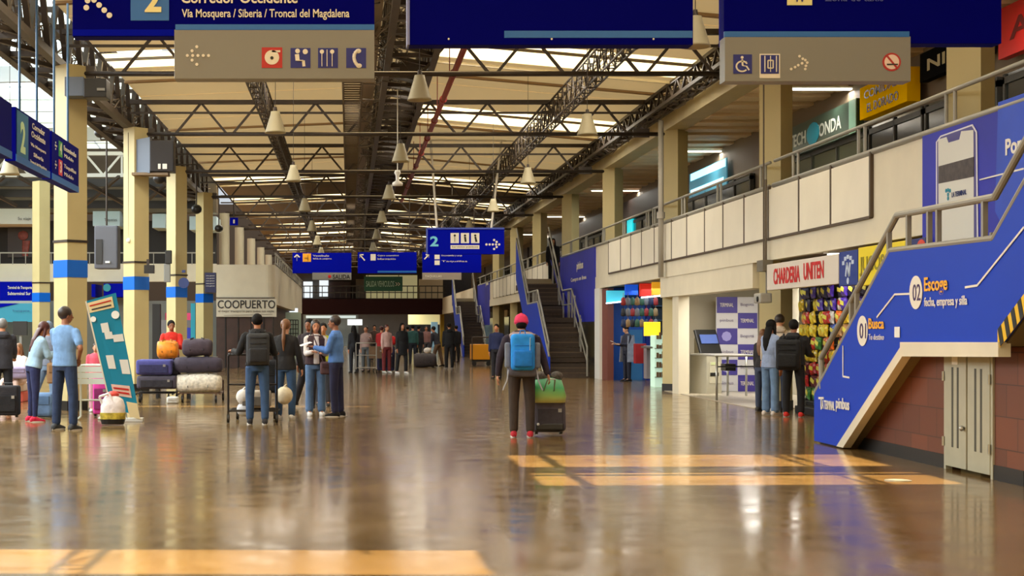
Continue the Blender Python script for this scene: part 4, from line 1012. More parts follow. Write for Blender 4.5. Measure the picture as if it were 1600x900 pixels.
for i, x in enumerate((-1, 3.5)): area('far_light', (x, 132, 3.6), 5, 3, 300, (1, .97, .85))

# ================================================================== hanging direction signs
def dots(mb, c, pts, r):
    for (dx, dz) in pts: disc(mb, (c[0]+dx, c[1], c[2]+dz), r, 'Y', .006, 12)
AL = [(-.09, 0), (-.05, .04), (-.05, -.04), (-.01, .075), (-.01, -.075), (-.045, 0), (0, 0), (.045, 0), (.09, 0)]
def hsign(p, Y, lab, top=None, hz=.8, m=navy, depth=.18, rods=True, rodm=None):
    x0, y0, x1, y1 = p; z1 = wz(y1, Y); z0 = z1+hz if top is None else wz(y0, Y)
    t = thing('hanging_sign', lab, 'sign', (wx((x0+x1)/2, Y), Y, z1))
    MB().box(wx(x0, Y), wx(x1, Y), Y, Y+depth, z1, z0, .006).build('sign_board', m, t)
    if rods:
        for f in (.12, .88): x = wx(x0+(x1-x0)*f, Y); MB().bar((x, Y+depth/2, z0), (x, Y+depth/2, 7.1), .035, None, 8).build('hanger_rod', rodm or steel, t)
    return t
YS = 12.8; YF = YS-.004
def icon(p, Y, m, t, name='pictogram', th=.006):
    return bx(name, p, Y-th, m, None, None, th, t)
# left big sign
t = hsign((113, 0, 585, 57), YS, 'large blue hanging sign reading Corredor Occidente, top left', hz=.85)
MB().box(wx(114, YF), wx(272, YF), YF-.002, YF+.004, wz(56, YF), wz(46, YF)).build('bottom_edge', royal, t)  # brighter blue strip along the bottom of the board
bx('number_plate', (204, -30, 264, 32), YF, skyb, None, None, .006, t)
tf('2', (226, -22, 252, 19), YF-.01, mat('print_cream', (244, 236, 170), .5), t, .03, 'lettering')
tf('Corredor Occidente', (283, -12, 465, 5), YF-.004, pw, t, .02); tf('Vía Mosquera / Siberia / Troncal del Magdalena', (284, 14, 546, 31), YF-.004, pw, t, .012)
b = MB()
for (px, py) in ((135, 12), (137, 1), (147, 0), (155, 8), (163, 16), (171, 24), (136, -11), (147, -12), (158, -12)): disc(b, (wx(px, YF), YF-.004, wz(py, YF)), .024)
b.build('dotted_arrow', pw, t)
gp = MB().box(wx(273, YS), wx(585, YS), YS-.03, YS+.15, wz(124, YS), wz(47, YS), .004).build('grey_panel', greys, t)
bx('blue_stripe', (274, 38, 585, 47), YS-.03, skyb, None, None, .03, t)
b = MB(); dots(b, (wx(310, YS), YS-.036, wz(88, YS)), AL, .013); b.build('dotted_arrow', pw, gp)
YP = YS-.03
icon((409, 74, 441, 106), YP, red, gp)
b = MB(); disc(b, (wx(425, YP), YP-.01, wz(90, YP)), .062); b.box(wx(425, YP), wx(438, YP), YP-.013, YP-.007, wz(82, YP), wz(79, YP)); ic = b.build('hose_symbol', pw, gp)
b = MB(); disc(b, (wx(425, YP), YP-.016, wz(91, YP)), .014); b.build('hose_centre', black, gp)
nb = mat('pictogram_blue', (24, 34, 130), .5)
for a in (454, 497, 541): icon((a, 75, a+31, 106), YP, nb, gp)
def P2(px, py, d=.01): return (wx(px, YP), YP-d, wz(py, YP))
b = MB(); disc(b, P2(465, 80), .02); b.bar(P2(464, 85), P2(465, 95), .006, .035); b.bar(P2(464, 95), P2(474, 95), .03, .006); b.bar(P2(474, 95), P2(475, 104), .006, .025); disc(b, P2(477, 81), .022)
for cx in (503, 519): disc(b, P2(cx, 81), .018); b.bar(P2(cx, 84), P2(cx, 96), .006, .05); b.bar(P2(cx, 95), P2(cx, 104), .006, .03)
b.bar(P2(511, 78), P2(511, 104), .006, .018)
b.path([P2(559, 79), P2(554, 84), P2(553, 91), P2(555, 98), P2(560, 104)], .03, 8); b.ell(P2(560, 80), (.025, .006, .02)); b.ell(P2(561, 103), (.025, .006, .02))
b.build('symbol', pw, gp)
# centre big sign
t = hsign((638, 0, 1083, 70), YS, 'large plain blue hanging sign with a light stripe, top centre', hz=.9)
bx('blue_stripe', (788, 48, 1082, 59), YF, skyb, None, None, .006, t)
b = MB(); 
for px in (701, 862, 1021): disc(b, (wx(px, YF), YF-.003, wz(61, YF)), .008)
b.build('rivet', pw, t)
MB().box(wx(636, YS), wx(640, YS), YS-.01, YS+.19, wz(70, YS), wz(0, YS)+.2).build('edge_strip', mat('pale_edge', (120, 130, 190), .4), t)
# right big sign
t = hsign((1131, 0, 1565, 68), YS, 'large blue hanging sign with a grey lower panel and no smoking symbol, top right', hz=.9)
gp = MB().box(wx(1131, YS), wx(1421, YS), YS-.03, YS+.15, wz(128, YS), wz(58, YS), .004).build('grey_panel', greys, t)
bx('blue_stripe', (1132, 49, 1421, 58), YS-.03, skyb, None, None, .03, t)
icon((1230, -20, 1269, 8), YF, mat('print_cream', (244, 236, 170), .5), t, 'number_plate')
tf('W', (1240, -14, 1259, 3), YF-.012, nb, t, .03)
tf('Zona de taxis', (1289, -9, 1380, 2), YF-.004, mat('print_dimblue', (70, 80, 170), .5), t)
icon((1146, 85, 1175, 115), YP, nb, gp); icon((1187, 84, 1219, 122), YP, pw, gp); icon((1189, 86, 1217, 115), YP-.006, nb, gp)
b = MB(); disc(b, P2(1159, 90), .012); b.bar(P2(1159, 93), P2(1160, 103), .006, .014); b.bar(P2(1160, 97), P2(1166, 97), .012, .006); b.bar(P2(1160, 103), P2(1167, 104), .012, .006); b.bar(P2(1166, 104), P2(1170, 110), .006, .012)
for a in range(12):
    q = math.radians(30+a*24); c_ = math.radians(54+a*24)
    b.bar(P2(1159+9*math.cos(q), 104-8*math.sin(q)), P2(1159+9*math.cos(c_), 104-8*math.sin(c_)), .006, .013)
for cx in (1194, 1212): b.bar(P2(cx, 88, .018), P2(cx, 113, .018), .006, .022)
b.path([P2(1199, 95, .018), P2(1207, 95, .018), P2(1207, 107, .018), P2(1199, 107, .018), P2(1199, 95, .018)], .012, 6); b.bar(P2(1203, 88, .018), P2(1203, 113, .018), .006, .008)
b.build('symbol', pw, gp)
b = MB()
for (px, py) in ((1236, 108), (1242, 105), (1247, 102), (1253, 99), (1258, 94), (1261, 98), (1254, 92), (1249, 88), (1259, 103), (1258, 108)): disc(b, P2(px, py, .004), .011)
b.build('dotted_arrow', pw, gp)
b = MB(); disc(b, P2(1393, 97, .002), .078, 'Y', .006, 32); b.build('no_smoking_ring', mat('ring_red', (180, 40, 36), .5), gp)
b = MB(); disc(b, P2(1393, 97, .006), .062, 'Y', .006, 32); b.build('no_smoking_face', mat('face_pink', (236, 214, 204), .5), gp)
b = MB(); b.bar(P2(1384, 86, .012), P2(1402, 108, .012), .006, .014); b.build('no_smoking_slash', mat('ring_red', (180, 40, 36), .5), gp)
b = MB(); b.box(wx(1385, YP), wx(1402, YP), YP-.016, YP-.012, wz(102, YP), wz(100, YP)); b.build('cigarette', black, gp)
# middle distance sign on two white rods
YM = 46.6
t = hsign((667, 357, 788, 397), YM, 'blue hanging sign with a 2 and three pictograms on two slanting white rods', top=1, m=royal, rods=False)
wr = mat('white_rod', (232, 228, 218), .5)
MB().bar((wx(683, YM), YM+.1, wz(357, YM)), (wx(673, YM), YM+.1, wz(218, YM)), .07, None, 10).build('hanger_rod', wr, t); MB().bar((wx(768, YM), YM+.1, wz(357, YM)), (wx(784, YM), YM+.1, wz(218, YM)), .07, None, 10).build('hanger_rod', wr, t)
MB().bar((wx(671, YM), YM+.1, wz(218, YM)), (wx(812, YM), YM+.1, wz(219, YM)), .07, None, 10).build('upper_rod', wr, t)
b = MB(); x0, x1 = wx(667, YM), wx(788, YM); z0, z1 = wz(397, YM), wz(357, YM)
b.bar((x0, YM-.01, z1), (x1, YM-.01, z1), .05); b.bar((x0, YM-.01, z0), (x0, YM-.01, z1), .05); b.build('sign_frame', mat('frame_paleblue', (70, 90, 190), .4), t)
tf('2', (672, 369, 685, 385), YM-.01, mat('print_cyan', (120, 210, 240), .5), t, .03)
for i in range(3):
    a = 704+i*16; icon((a, 364, a+13, 380), YM, pw, t)
    b = MB(); disc(b, (wx(a+6.5, YM), YM-.012, wz(368, YM)), .035); b.bar((wx(a+6.5, YM), YM-.012, wz(370, YM)), (wx(a+6.5+i, YM), YM-.012, wz(378, YM)), .008, .06); b.build('symbol', black, t)
icon((704, 383, 749, 389), YM, pw, t); tf('Servicios públicos', (706, 384.5, 747, 387.5), YM-.012, black, t)
b = MB()
for (px, py) in ((760, 382), (765, 382), (770, 382), (775, 382), (780, 382), (776, 378), (772, 375), (776, 386), (772, 389)): disc(b, (wx(px, YM), YM-.006, wz(py, YM)), .035)
b.build('dotted_arrow', pw, t)
# row of three far signs
YQ = 61.8
def fsign(p, lab, items):
    t = hsign(p, YQ, lab, top=1, m=royal); return t
t = fsign((457, 395, 549, 427), 'far blue sign with an amber square, leftmost of the row of three over the hall', 0)
icon((473, 396, 486, 409), YQ, mat('amber_square', (250, 175, 40), .5), t); b = MB(); b.bar((wx(481, YQ), YQ-.012, wz(399, YQ)), (wx(481, YQ), YQ-.012, wz(407, YQ)), .01, .06); b.bar((wx(476, YQ), YQ-.012, wz(403, YQ)), (wx(481, YQ), YQ-.012, wz(403, YQ)), .04, .01); b.build('symbol', black, t)
tf('Vestíbulo', (489, 398, 514, 401), YQ-.006, pw, t); tf('Salida de pasajeros', (489, 403, 518, 406), YQ-.006, pw, t)
b = MB(); q = lambda x, y: (wx(x, YQ), YQ-.006, wz(y, YQ)); b.bar(q(464, 408), q(464, 398), .008, .05); b.bar(q(464, 398), q(460, 402), .008, .05); b.bar(q(464, 398), q(468, 402), .008, .05); b.build('arrow', pw, t)
bx('grey_panel', (488, 426, 549, 437), YQ-.03, greys, None, None, .15, t); tf('SALIDA', (520, 429, 547, 436), YQ-.04, black, t, .02)
MB().ell((wx(515, YQ), YQ-.04, wz(432, YQ)), (.07, .01, .07)).build('red_mark', red, t)
t = fsign((559, 394, 651, 427), 'far blue sign with a diagonal arrow, middle of the row of three over the hall', 0)
icon((579, 397, 587, 407), YQ, pw, t); tf('Cajero automático', (590, 398, 623, 401), YQ-.006, pw, t); tf('Información', (590, 403, 618, 406), YQ-.006, pw, t)
b = MB(); b.bar(q(570, 407), q(562, 398), .008, .05); b.bar(q(562, 398), q(568, 398), .008, .05); b.bar(q(562, 398), q(562, 403), .008, .05); b.build('arrow', pw, t)
bx('blue_stripe', (590, 423, 651, 426), YQ-.006, skyb, None, None, .006, t)
t = fsign((660, 394, 752, 426), 'far blue sign with a pale grey panel, rightmost of the far row of three', 0)
for k in range(2): icon((679, 398+k*9, 687, 405+k*9), YQ, pw, t)
tf('Encomiendas y carga', (690, 398, 722, 401), YQ-.006, pw, t); tf('Taquillas', (690, 407, 730, 410), YQ-.006, pw, t)
b = MB(); b.bar(q(663, 405), q(670, 398), .008, .05); b.bar(q(670, 398), q(665, 398), .008, .05); b.bar(q(670, 398), q(670, 403), .008, .05); b.build('arrow', pw, t)
bx('grey_panel', (660, 426, 721, 437), YQ-.03, mat('panel_warmgrey', (158, 148, 136), .5), None, None, .15, t); tf('TAQUILLAS', (664, 430, 690, 434), YQ-.04, pw, t)
# angled signs at the left edge, parallel to the hall
XSG = -4.82
def lsign(y0, y1, lab, kind):
    t = thing('hanging_sign', lab, 'sign', (XSG, y0, 3.85))
    z0, z1 = 3.86, 4.62
    MB().box(XSG, XSG+.16, y0, y1, z0, z1, .006).build('sign_board', navy, t)
    Xf = XSG+.165
    MB().box(XSG+.158, Xf, y0, y1, z0, z0+.1).build('lower_edge', skyb, t)
    if kind == 1:
        MB().box(Xf-.006, Xf, y0+.05, y0+.8, z0+.1, z1-.03).build('number_plate', mat('plate_teal', (16, 110, 160), .5), t)
        text('2', (Xf+.004, y0+.42, 4.24), .32, .45, mat('print_limewhite', (210, 240, 190), .5), t, 'L', .04)
        for i, s_ in enumerate(('Corredor', 'Occidente', 'Vía Mosquera', 'Siberia', 'Troncal del Magdalena')):
            text(s_, (Xf+.004, y0+1.5, 4.5-i*.125-(.04 if i > 1 else 0)), (.9, 1.0, 1.1, .7, 1.2)[i], (.09, .09, .06, .06, .05)[i], pw, t, 'L', .015)
    elif kind == 2:
        for i, (c_, tx) in enumerate(((mat('plate_green', (50, 160, 60), .5), 'Encomiendas'), (mat('plate_pinkred', (220, 50, 70), .5), 'Taquillas'))):
            z = 4.42-i*.3
            MB().box(Xf-.006, Xf, y0+.55, y0+.85, z-.13, z+.12).build('number_plate', c_, t)
            text(str(4 if i == 0 else 3), (Xf+.004, y0+.7, z), .14, .18, pw, t, 'L', .03)
            text(tx, (Xf+.004, y0+1.5, z+.05), 1.1, .08, pw, t, 'L', .015); text('Módulo', (Xf+.004, y0+1.4, z-.07), .8, .06, pw, t, 'L')
            b = MB()
            for (dy, dz) in ((0, 0), (.06, 0), (.12, 0), (.04, .05), (.04, -.05)): disc(b, (Xf, y0+.25+dy, z+dz), .016, 'X')
            b.build('dotted_arrow', pw, t)
    for f in (.25, .75): MB().bar((XSG+.08, y0+(y1-y0)*f, z1), (XSG+.08, y0+(y1-y0)*f, 7.0), .04, None, 8).build('hanger_rod', mat('rod_steelblue', (60, 90, 120), .4, .4), t)
lsign(18.2, 20.8, 'dark blue hanging sign cut by the left edge of the picture', 0)
lsign(21.05, 23.45, 'blue hanging sign with a teal number plate, at the left edge beside the nearest column', 1)
lsign(23.6, 25.95, 'blue hanging sign with green and red number plates in front of the nearest left column', 2)

# ================================================================== pendant lamps
def lamp(x, y, zb, lab, grp='bell pendant lamps', first={}):
    if x not in first:
        t = thing('pendant_lamp', lab, 'lamp', (0, 0, 0), grp)
        b = MB(); rings = [((0, 0, .375), .005, .005), ((0, 0, .37), .075, .075), ((0, 0, .30), .09, .09), ((0, 0, .12), .145, .145), ((0, 0, .03), .172, .172), ((0, 0, 0), .185, .185), ((0, 0, .004), .17, .17), ((0, 0, .1), .135, .135), ((0, 0, .3), .07, .07), ((0, 0, .35), .005, .005)]
        b.loft(rings, 24); b.build('lamp_shade', lampw, t, smooth=True)
        b = MB(); b.bar((0, 0, .37), (0, 0, (rz(x) if x > XL else 7.2)-zb), .012, None, 6); b.build('cord', mat('lamp_cord', (60, 54, 46), .6), t)
        b = MB(); b.bar((0, 0, .37), (0, 0, .45), .08, .05, 12); b.build('lamp_cap', steel, t)
        b = MB(); b.ell((0, 0, .12), .06, sub=2); b.build('bulb', mat('lamp_bulb', (255, 236, 190), .4, emit=.6), t)
        first[x] = t; t.location = (x, y, zb); WL[t.name] = Vector((x, y, zb)); return t
    t = copy_tree(first[x], (x, y, zb)); t['label'] = lab; return t
ZL = 4.9
for i, y in enumerate((22.3, 30.5, 39.2, 47.8, 56.5, 65, 74)): lamp(1.05, y, ZL, 'bell shaped pendant lamp on the middle line of the hall, %s from the camera' % nm[i])
for i, y in enumerate((26.0, 34.5, 43.2, 52, 60.5, 69)): lamp(-1.27, y, ZL, 'bell shaped pendant lamp in the left half of the hall, %s from the camera' % nm[i])
for i, y in enumerate((18.1, 26.3, 35.0, 43.4, 52, 60.7)): lamp(4.17, y, ZL, 'bell shaped pendant lamp in the right half of the hall, %s from the camera' % nm[i])
lamp(-6.2, 27.5, wz(273, 27.5), 'white bell shaped lamp under the hanging signs at the left edge')
t = thing('hanging_loudspeaker', 'white hourglass shaped fitting hanging below the second middle lamp', 'speaker', (1.05, 31.5, 4.5))
b = MB(); b.loft([((1.02, 31.5, wz(290, 31.5)), .11, .11), ((1.02, 31.5, wz(286, 31.5)), .11, .11), ((1.02, 31.5, wz(282, 31.5)), .035, .035), ((1.02, 31.5, wz(275, 31.5)), .035, .035), ((1.02, 31.5, wz(270, 31.5)), .07, .07), ((1.02, 31.5, wz(266, 31.5)), .05, .05)], 16); b.build('fitting_body', white, t, smooth=True)
MB().bar((1.02, 31.5, wz(266, 31.5)), (1.02, 31.5, 7.7), .025, None, 6).build('cord', white, t)
# ================================================================== PEOPLE
SKIN = {'tan': mat('skin_tan', (190, 130, 96), .5), 'brown': mat('skin_brown', (150, 98, 70), .5), 'light': mat('skin_light', (214, 160, 128), .5)}
def cm(c, **k): return mat('cloth_%d_%d_%d' % c, c, .85, noise=.16, nscale=10, bump=.8, **k)
HAIRM = {'black': mat('hair_black', (20, 17, 16), .75, spec=.2), 'brown': mat('hair_brown', (46, 34, 28), .45), 'auburn': mat('hair_auburn', (70, 22, 20), .45), 'lightbrown': mat('hair_lightbrown', (122, 82, 52), .45), 'grey': mat('hair_grey', (120, 118, 118), .5)}
def V(*a): return Vector(a)
def person(px, py, yaw, h, label, top=(60, 60, 65), legs=(40, 60, 100), shoe=(30, 28, 28), skin='tan', hair='black', hstyle='short', sleeve='long',
           armL=((-.12, .02, -1), (-.05, .12, -1)), armR=((.12, .02, -1), (.05, .12, -1)), legL=((-.04, 0, -1), (0, 0, -1)), legR=((.04, 0, -1), (0, 0, -1)),
           lean=0.0, female=False, head_yaw=0.0, head_tilt=0.0, hem=.0, Y=None, X=None, hi=True, coat=None, hat=None, wide=1.0, bottom='trousers', group=None, zoff=0.0, sit=False):
    """px, py: where the feet stand (picture of 1600x900). yaw 0 faces away from the camera (+Y)."""
    if Y is None: Y = fy(py)
    if X is None: X = wx(px, Y)
    s = h/1.75; vox = (.0095 if hi else .018)*s
    hw = (.165 if female else .195)*wide; hip = (.095 if female else .09)*wide
    pel = V(0, 0, .93)
    # legs
    L = {}
    for sd_, (th, sh) in (('L', legL), ('R', legR)):
        k = -1 if sd_ == 'L' else 1
        h0 = V(k*hip, 0, .91); kn = h0+V(*th).normalized()*.43; an = kn+V(*sh).normalized()*.41
        L[sd_] = (h0, kn, an)
    low = min(L['L'][2].z, L['R'][2].z)-.08
    ca, sa = math.cos(lean), math.sin(lean)
    def T(p):                                   # lean the upper body about the pelvis
        q = V(*p)-pel; return V(q.x, q.y*ca+q.z*sa, -q.y*sa+q.z*ca)+pel
    A = {}
    for sd_, (u, f) in (('L', armL), ('R', armR)):
        k = -1 if sd_ == 'L' else 1
        s0 = T((k*(hw-.012), 0, 1.405)); el = s0+V(*u).normalized()*.29; wr = el+V(*f).normalized()*.255
        A[sd_] = (s0, el, wr, V(*f).normalized())
    hc = T((0, .015, 1.50))+V(0, .02+.05*head_tilt, .122-.02*head_tilt)
    HR = Euler((-head_tilt, 0, head_yaw)).to_matrix()
    xf = Matrix.Translation((X, Y, zoff)) @ Matrix.Rotation(yaw, 4, 'Z') @ Matrix.Scale(s, 4) @ Matrix.Translation((0, 0, -low))
    root = thing('person', label, 'person', (X, Y, zoff), group)
    sk = SKIN[skin]
    # ---- body
    b = MB()
    def ring(z, rx, ry, oy=0): c = T((0, oy, z)); return (c, rx*wide, ry, Euler((-lean, 0, 0)).to_matrix())
    waist = .125 if female else .145
    b.loft([ring(.86, .12, .1), ring(.93, .155, .115), ring(1.08, waist, .095), ring(1.25, .155, .11, .005), ring(1.38, .165, .1), ring(1.455, .11, .07), ring(1.50, .055, .055, .01)], 20)
    b.cap(T((0, 0, 1.44)), hc-V(0, .02, .06), .056, .052, 12)
    # head
    def H(x, y, z): return hc+HR @ V(x, y, z)
    b.ell(H(0, -.005, .02), (.076, .094, .098), HR, 3 if hi else 2); b.ell(H(0, .022, -.045), (.056, .066, .068), HR, 2)
    b.cap(H(0, .092, .0), H(0, .108, -.028), .010, .015, 8)
    for k in (-1, 1): b.ell(H(k*.077, -.008, -.005), (.012, .02, .03), HR, 1)
    b.ell(H(0, .084, -.055), (.024, .012, .009), HR, 1)
    for sd_ in 'LR':
        k = -1 if sd_ == 'L' else 1
        s0, el, wr, fd = A[sd_]
        b.cap(s0, el, .047, .037, 10); b.cap(el, wr, .038, .026, 10)
        # hand: palm, four fingers, thumb from the side of the palm
        side = fd.cross(V(0, 0, 1)) if abs(fd.z) < .8 else V(k, 0, 0)-fd*fd.dot(V(k, 0, 0))
        side.normalize()
        if sd_ == 'L' and abs(fd.z) < .8: side = -side
        nrm = fd.cross(side).normalized()
        if abs(fd.z) >= .8: pn, wdt = side, nrm
        else: pn, wdt = V(0, 0, 1)*-1, side
        inner = -pn if abs(fd.z) >= .8 else V(0, 0, -1)
        pc_ = wr+fd*.05
        Rm = Matrix((wdt, inner.cross(wdt).normalized(), inner)).transposed()
        b.ell(pc_, (.042, .052, .018), Rm, 2)
        if hi:
            for i, ln in enumerate((.066, .075, .07, .055)):
                base = wr+fd*.088+wdt*(-.031+i*.0205); m1 = base+fd*ln*.55+inner*.008; m2 = m1+(fd*.6+inner*.8).normalized()*ln*.5
                b.cap(base-fd*.02, m1, .0098, .0092, 6, sub=1); b.cap(m1, m2, .0092, .0085, 6, sub=1)
            tb = wr+fd*.03-wdt*.035; t1 = tb+(fd*.7-wdt*.6+inner*.3).normalized()*.04; t2 = t1+(fd*.9+inner*.3).normalized()*.03
            b.cap(tb, t1, .013, .011, 6, sub=1); b.cap(t1, t2, .011, .0095, 6, sub=1)
        else: b.cap(wr+fd*.07, wr+fd*.15+inner*.02, .03, .018, 6)
        h0, kn, an = L[sd_]
        b.cap(h0, kn, .078, .052, 10); b.cap(kn, an, .052, .036, 10); b.cap(an, an+V(0, .1, -.045), .035, .03, 8)
    b.remesh('body', sk, root, vox, xf, 2)
    # ---- face details
    if hi:
        e = MB()
        for k in (-1, 1): e.ell(H(k*.03, .081, .012), (.011, .008, .006), HR, 1); e.ell(H(k*.03, .083, .034), (.017, .006, .004), HR, 1)
        e.build('eyes', mat('eye_dark', (30, 22, 20), .3), root, xf=xf)
        e = MB(); e.ell(H(0, .092, -.055), (.022, .008, .006), HR, 1); e.build('mouth', mat('lip', (150, 70, 64), .5), root, xf=xf)
    # ---- trousers
    b = MB(); hem_z = .07
    b.loft([ring(.84, .125*1.02, .115), ring(.93, .172, .13), ring(1.02, waist+.02, .115), ring(1.05, waist+.015, .11)], 20)
    for sd_ in 'LR':
        h0, kn, an = L[sd_]; tight = bottom == 'leggings'
        b.cap(h0, kn, .099 if not tight else .1, .074 if not tight else .062, 12)
        b.cap(kn, an+(kn-an).normalized()*.02, .074 if not tight else .06, .078 if bottom == 'flared' else (.063 if not tight else .042), 12, True)
    if bottom == 'skirt': b.loft([ring(1.05, .15, .12), ring(.8, .2, .17), ring(.5, .23, .2)], 20)
    b.remesh('trousers' if bottom != 'leggings' else 'leggings', cm(legs), root, vox*1.1, xf, 6)
    # ---- top
    b = MB(); lo = .93-hem
    tw = .035 if coat else .022
    b.loft([ring(lo, (.185 if not coat else .2), .14), ring(1.0, .165+tw*.5, .125+tw*.3), ring(1.1, waist+tw, .11+tw*.4), ring(1.25, .155+tw+.01, .115+tw*.6), ring(1.38, .178+tw*.8, .105+tw*.5), ring(1.425, .168+tw*.6, .09+tw*.4), ring(1.465, .125+tw*.4, .078+tw*.3), ring(1.495, .078, .068, .005)], 20)
    for sd_ in 'LR':
        s0, el, wr, fd = A[sd_]
        if sleeve == 'none': b.ell(s0-V(0, 0, .0), .062); continue
        if sleeve == 'short': b.cap(s0-V(0, 0, .004), s0+(el-s0)*.72, .062, .062, 12)
        else:
            b.cap(s0, el, .062+tw*.3, .054+tw*.2, 12); b.cap(el, wr-fd*.01, .052+tw*.2, .04+tw*.2, 12)
    topo = b.remesh({'short': 'polo_shirt', 'long': 'jacket' if coat else 'shirt', 'none': 'top'}[sleeve], cm(top), root, vox*1.1, xf, 9)
    if coat == 'hood':
        c = MB(); c.loft([ring(1.40, .1, .05, -.10), ring(1.46, .13, .07, -.09), ring(1.52, .09, .05, -.06)], 14); c.remesh('hood', cm(top), root, vox*1.2, xf, 2)
    # ---- shoes
    for sd_ in 'LR':
        an = L[sd_][2]; b = MB(); up = an.z-.08-low
        z0 = an.z-.08
        b.loft([(an+V(0, -.075, -.075), .034, .02), (an+V(0, -.08, -.055), .04, .03)], 10) if False else None
        prof = [(-.085, .028, .03), (-.06, .04, .045), (0, .043, .05), (.07, .046, .034), (.13, .045, .026), (.17, .034, .018), (.185, .012, .008)]
        rings = [((an.x, an.y+yy, z0+rz_+.004), rx, rz_, Euler((PI/2, 0, 0)).to_matrix()) for (yy, rx, rz_) in prof]
        b.loft(rings, 14, 2.6); b.cap(an+V(0, -.01, -.04), an+V(0, -.01, .015), .045, .042, 12, False)
        so = b.build('shoe', cm(shoe), root, smooth=True, xf=xf)
        if hi:
            c = MB(); c.loft([((an.x, an.y+.05, z0), .046, .135), ((an.x, an.y+.05, z0+.018), .048, .138)], 16); c.build('sole', mat('shoe_sole', (215, 212, 205), .6), so, xf=xf)
    # ---- hair
    if hstyle != 'none':
        b = MB(); hs = (.090, .104, .102) if not hat else (.08, .095, .07)
        b.ell(H(0, -.024, .042 if not hat else -.02), hs, HR, 3 if hi else 2)
        if hstyle == 'long':
            b.loft([(H(0, -.05, .06), .07, .05), (H(0, -.075, -.03), .088, .05), (T((0, -.10, 1.42)), .09, .045), (T((0, -.12, 1.28)), .07, .03), (T((0, -.12, 1.18)), .03, .02)], 12)
            for k in (-1, 1): b.cap(H(k*.07, .0, .02), T((k*.085, .03, 1.40)), .03, .028, 8)
        if hstyle == 'pony':
            b.cap(H(0, -.1, .05), H(0, -.135, .0), .026, .034, 8); b.cap(H(0, -.135, 0), T((0, -.145, 1.40)), .034, .034, 8); b.cap(T((0, -.145, 1.40)), T((0, -.13, 1.2)), .034, .014, 8)
        if hstyle == 'bun': b.ell(H(0, -.11, .09), .045)
        b.remesh('hair', HAIRM[hair], root, vox*1.15, xf, 2)
    if hat:
        b = MB(); b.ell(H(0, -.014, .05), (.1, .116, .102), HR, 3); b.loft([(H(0, -.012, .0), .1, .114, HR), (H(0, -.012, .04), .106, .12, HR)], 20); b.ell(H(0, -.012, .15), (.02, .02, .015))
        b.remesh('cap', cm(hat), root, vox, xf, 2)
    return root, xf, T, A, L
def worn(mb, name, m, xf, label=None, parent=None, smooth=True):
    return mb.build(name, m, parent, smooth=smooth, xf=xf, label=label)
def backpack(xf, T, label, c, c2, size=(.34, .2, .5), cz=1.17, cy=-.24, side=0):
    loc = xf @ T((side, cy, cz-size[2]/2)); t = thing('backpack', label, 'backpack', loc)
    M = cm(c); M2 = cm(c2)
    b = MB(); c0 = T((side, cy, cz)); b.obox(c0, size, (0, 0, 0), .07, 4); worn(b, 'main_pack', M, xf, None, t)
    b = MB(); b.obox(T((side, cy-size[1]/2-.02, cz-.1)), (size[0]*.8, .09, size[2]*.45), (0, 0, 0), .035, 3); worn(b, 'front_pocket', M2, xf, None, t)
    for k in (-1, 1):
        b = MB(); b.path([T((side+k*.1, cy+.08, cz+size[2]*.42)), T((side+k*.12, -.02, 1.49)), T((side+k*.13, .13, 1.38)), T((side+k*.15, .13, 1.2)), T((side+k*.15, cy+.1, cz-size[2]*.4))], .035, 8)
        worn(b, 'shoulder_strap', M2, xf, None, t)
    b = MB(); b.path([T((side-.04, cy, cz+size[2]/2)), T((side-.03, cy, cz+size[2]/2+.05)), T((side+.03, cy, cz+size[2]/2+.05)), T((side+.04, cy, cz+size[2]/2))], .016, 8); worn(b, 'grab_handle', M2, xf, None, t)
    b = MB()
    for z in (.12, .3): b.obox(T((side, cy-size[1]/2-.005, cz-size[2]/2+size[2]*(.55+z))), (size[0]*.7, .012, .012), (0, 0, 0))
    worn(b, 'zipper', M2, xf, None, t); return t
def handbag(p, size, c, label, name='handbag', strap=None, rot=0):
    t = thing(name, label, 'bag', (p[0], p[1], p[2]-size[2]/2)); M = cm(c)
    MB().obox(p, size, (0, 0, rot), min(size)*.3, 3).build('bag_body', M, t, smooth=True)
    MB().obox((p[0], p[1]-size[1]/2-.004, p[2]+size[2]*.2), (size[0]*.7, .02, size[2]*.35), (0, 0, rot), .008).build('flap', cm(tuple(max(0, v-18) for v in c)), t)
    if strap: MB().path([Vector(q) for q in strap], .022, 8).build('strap', M, t)
    return t
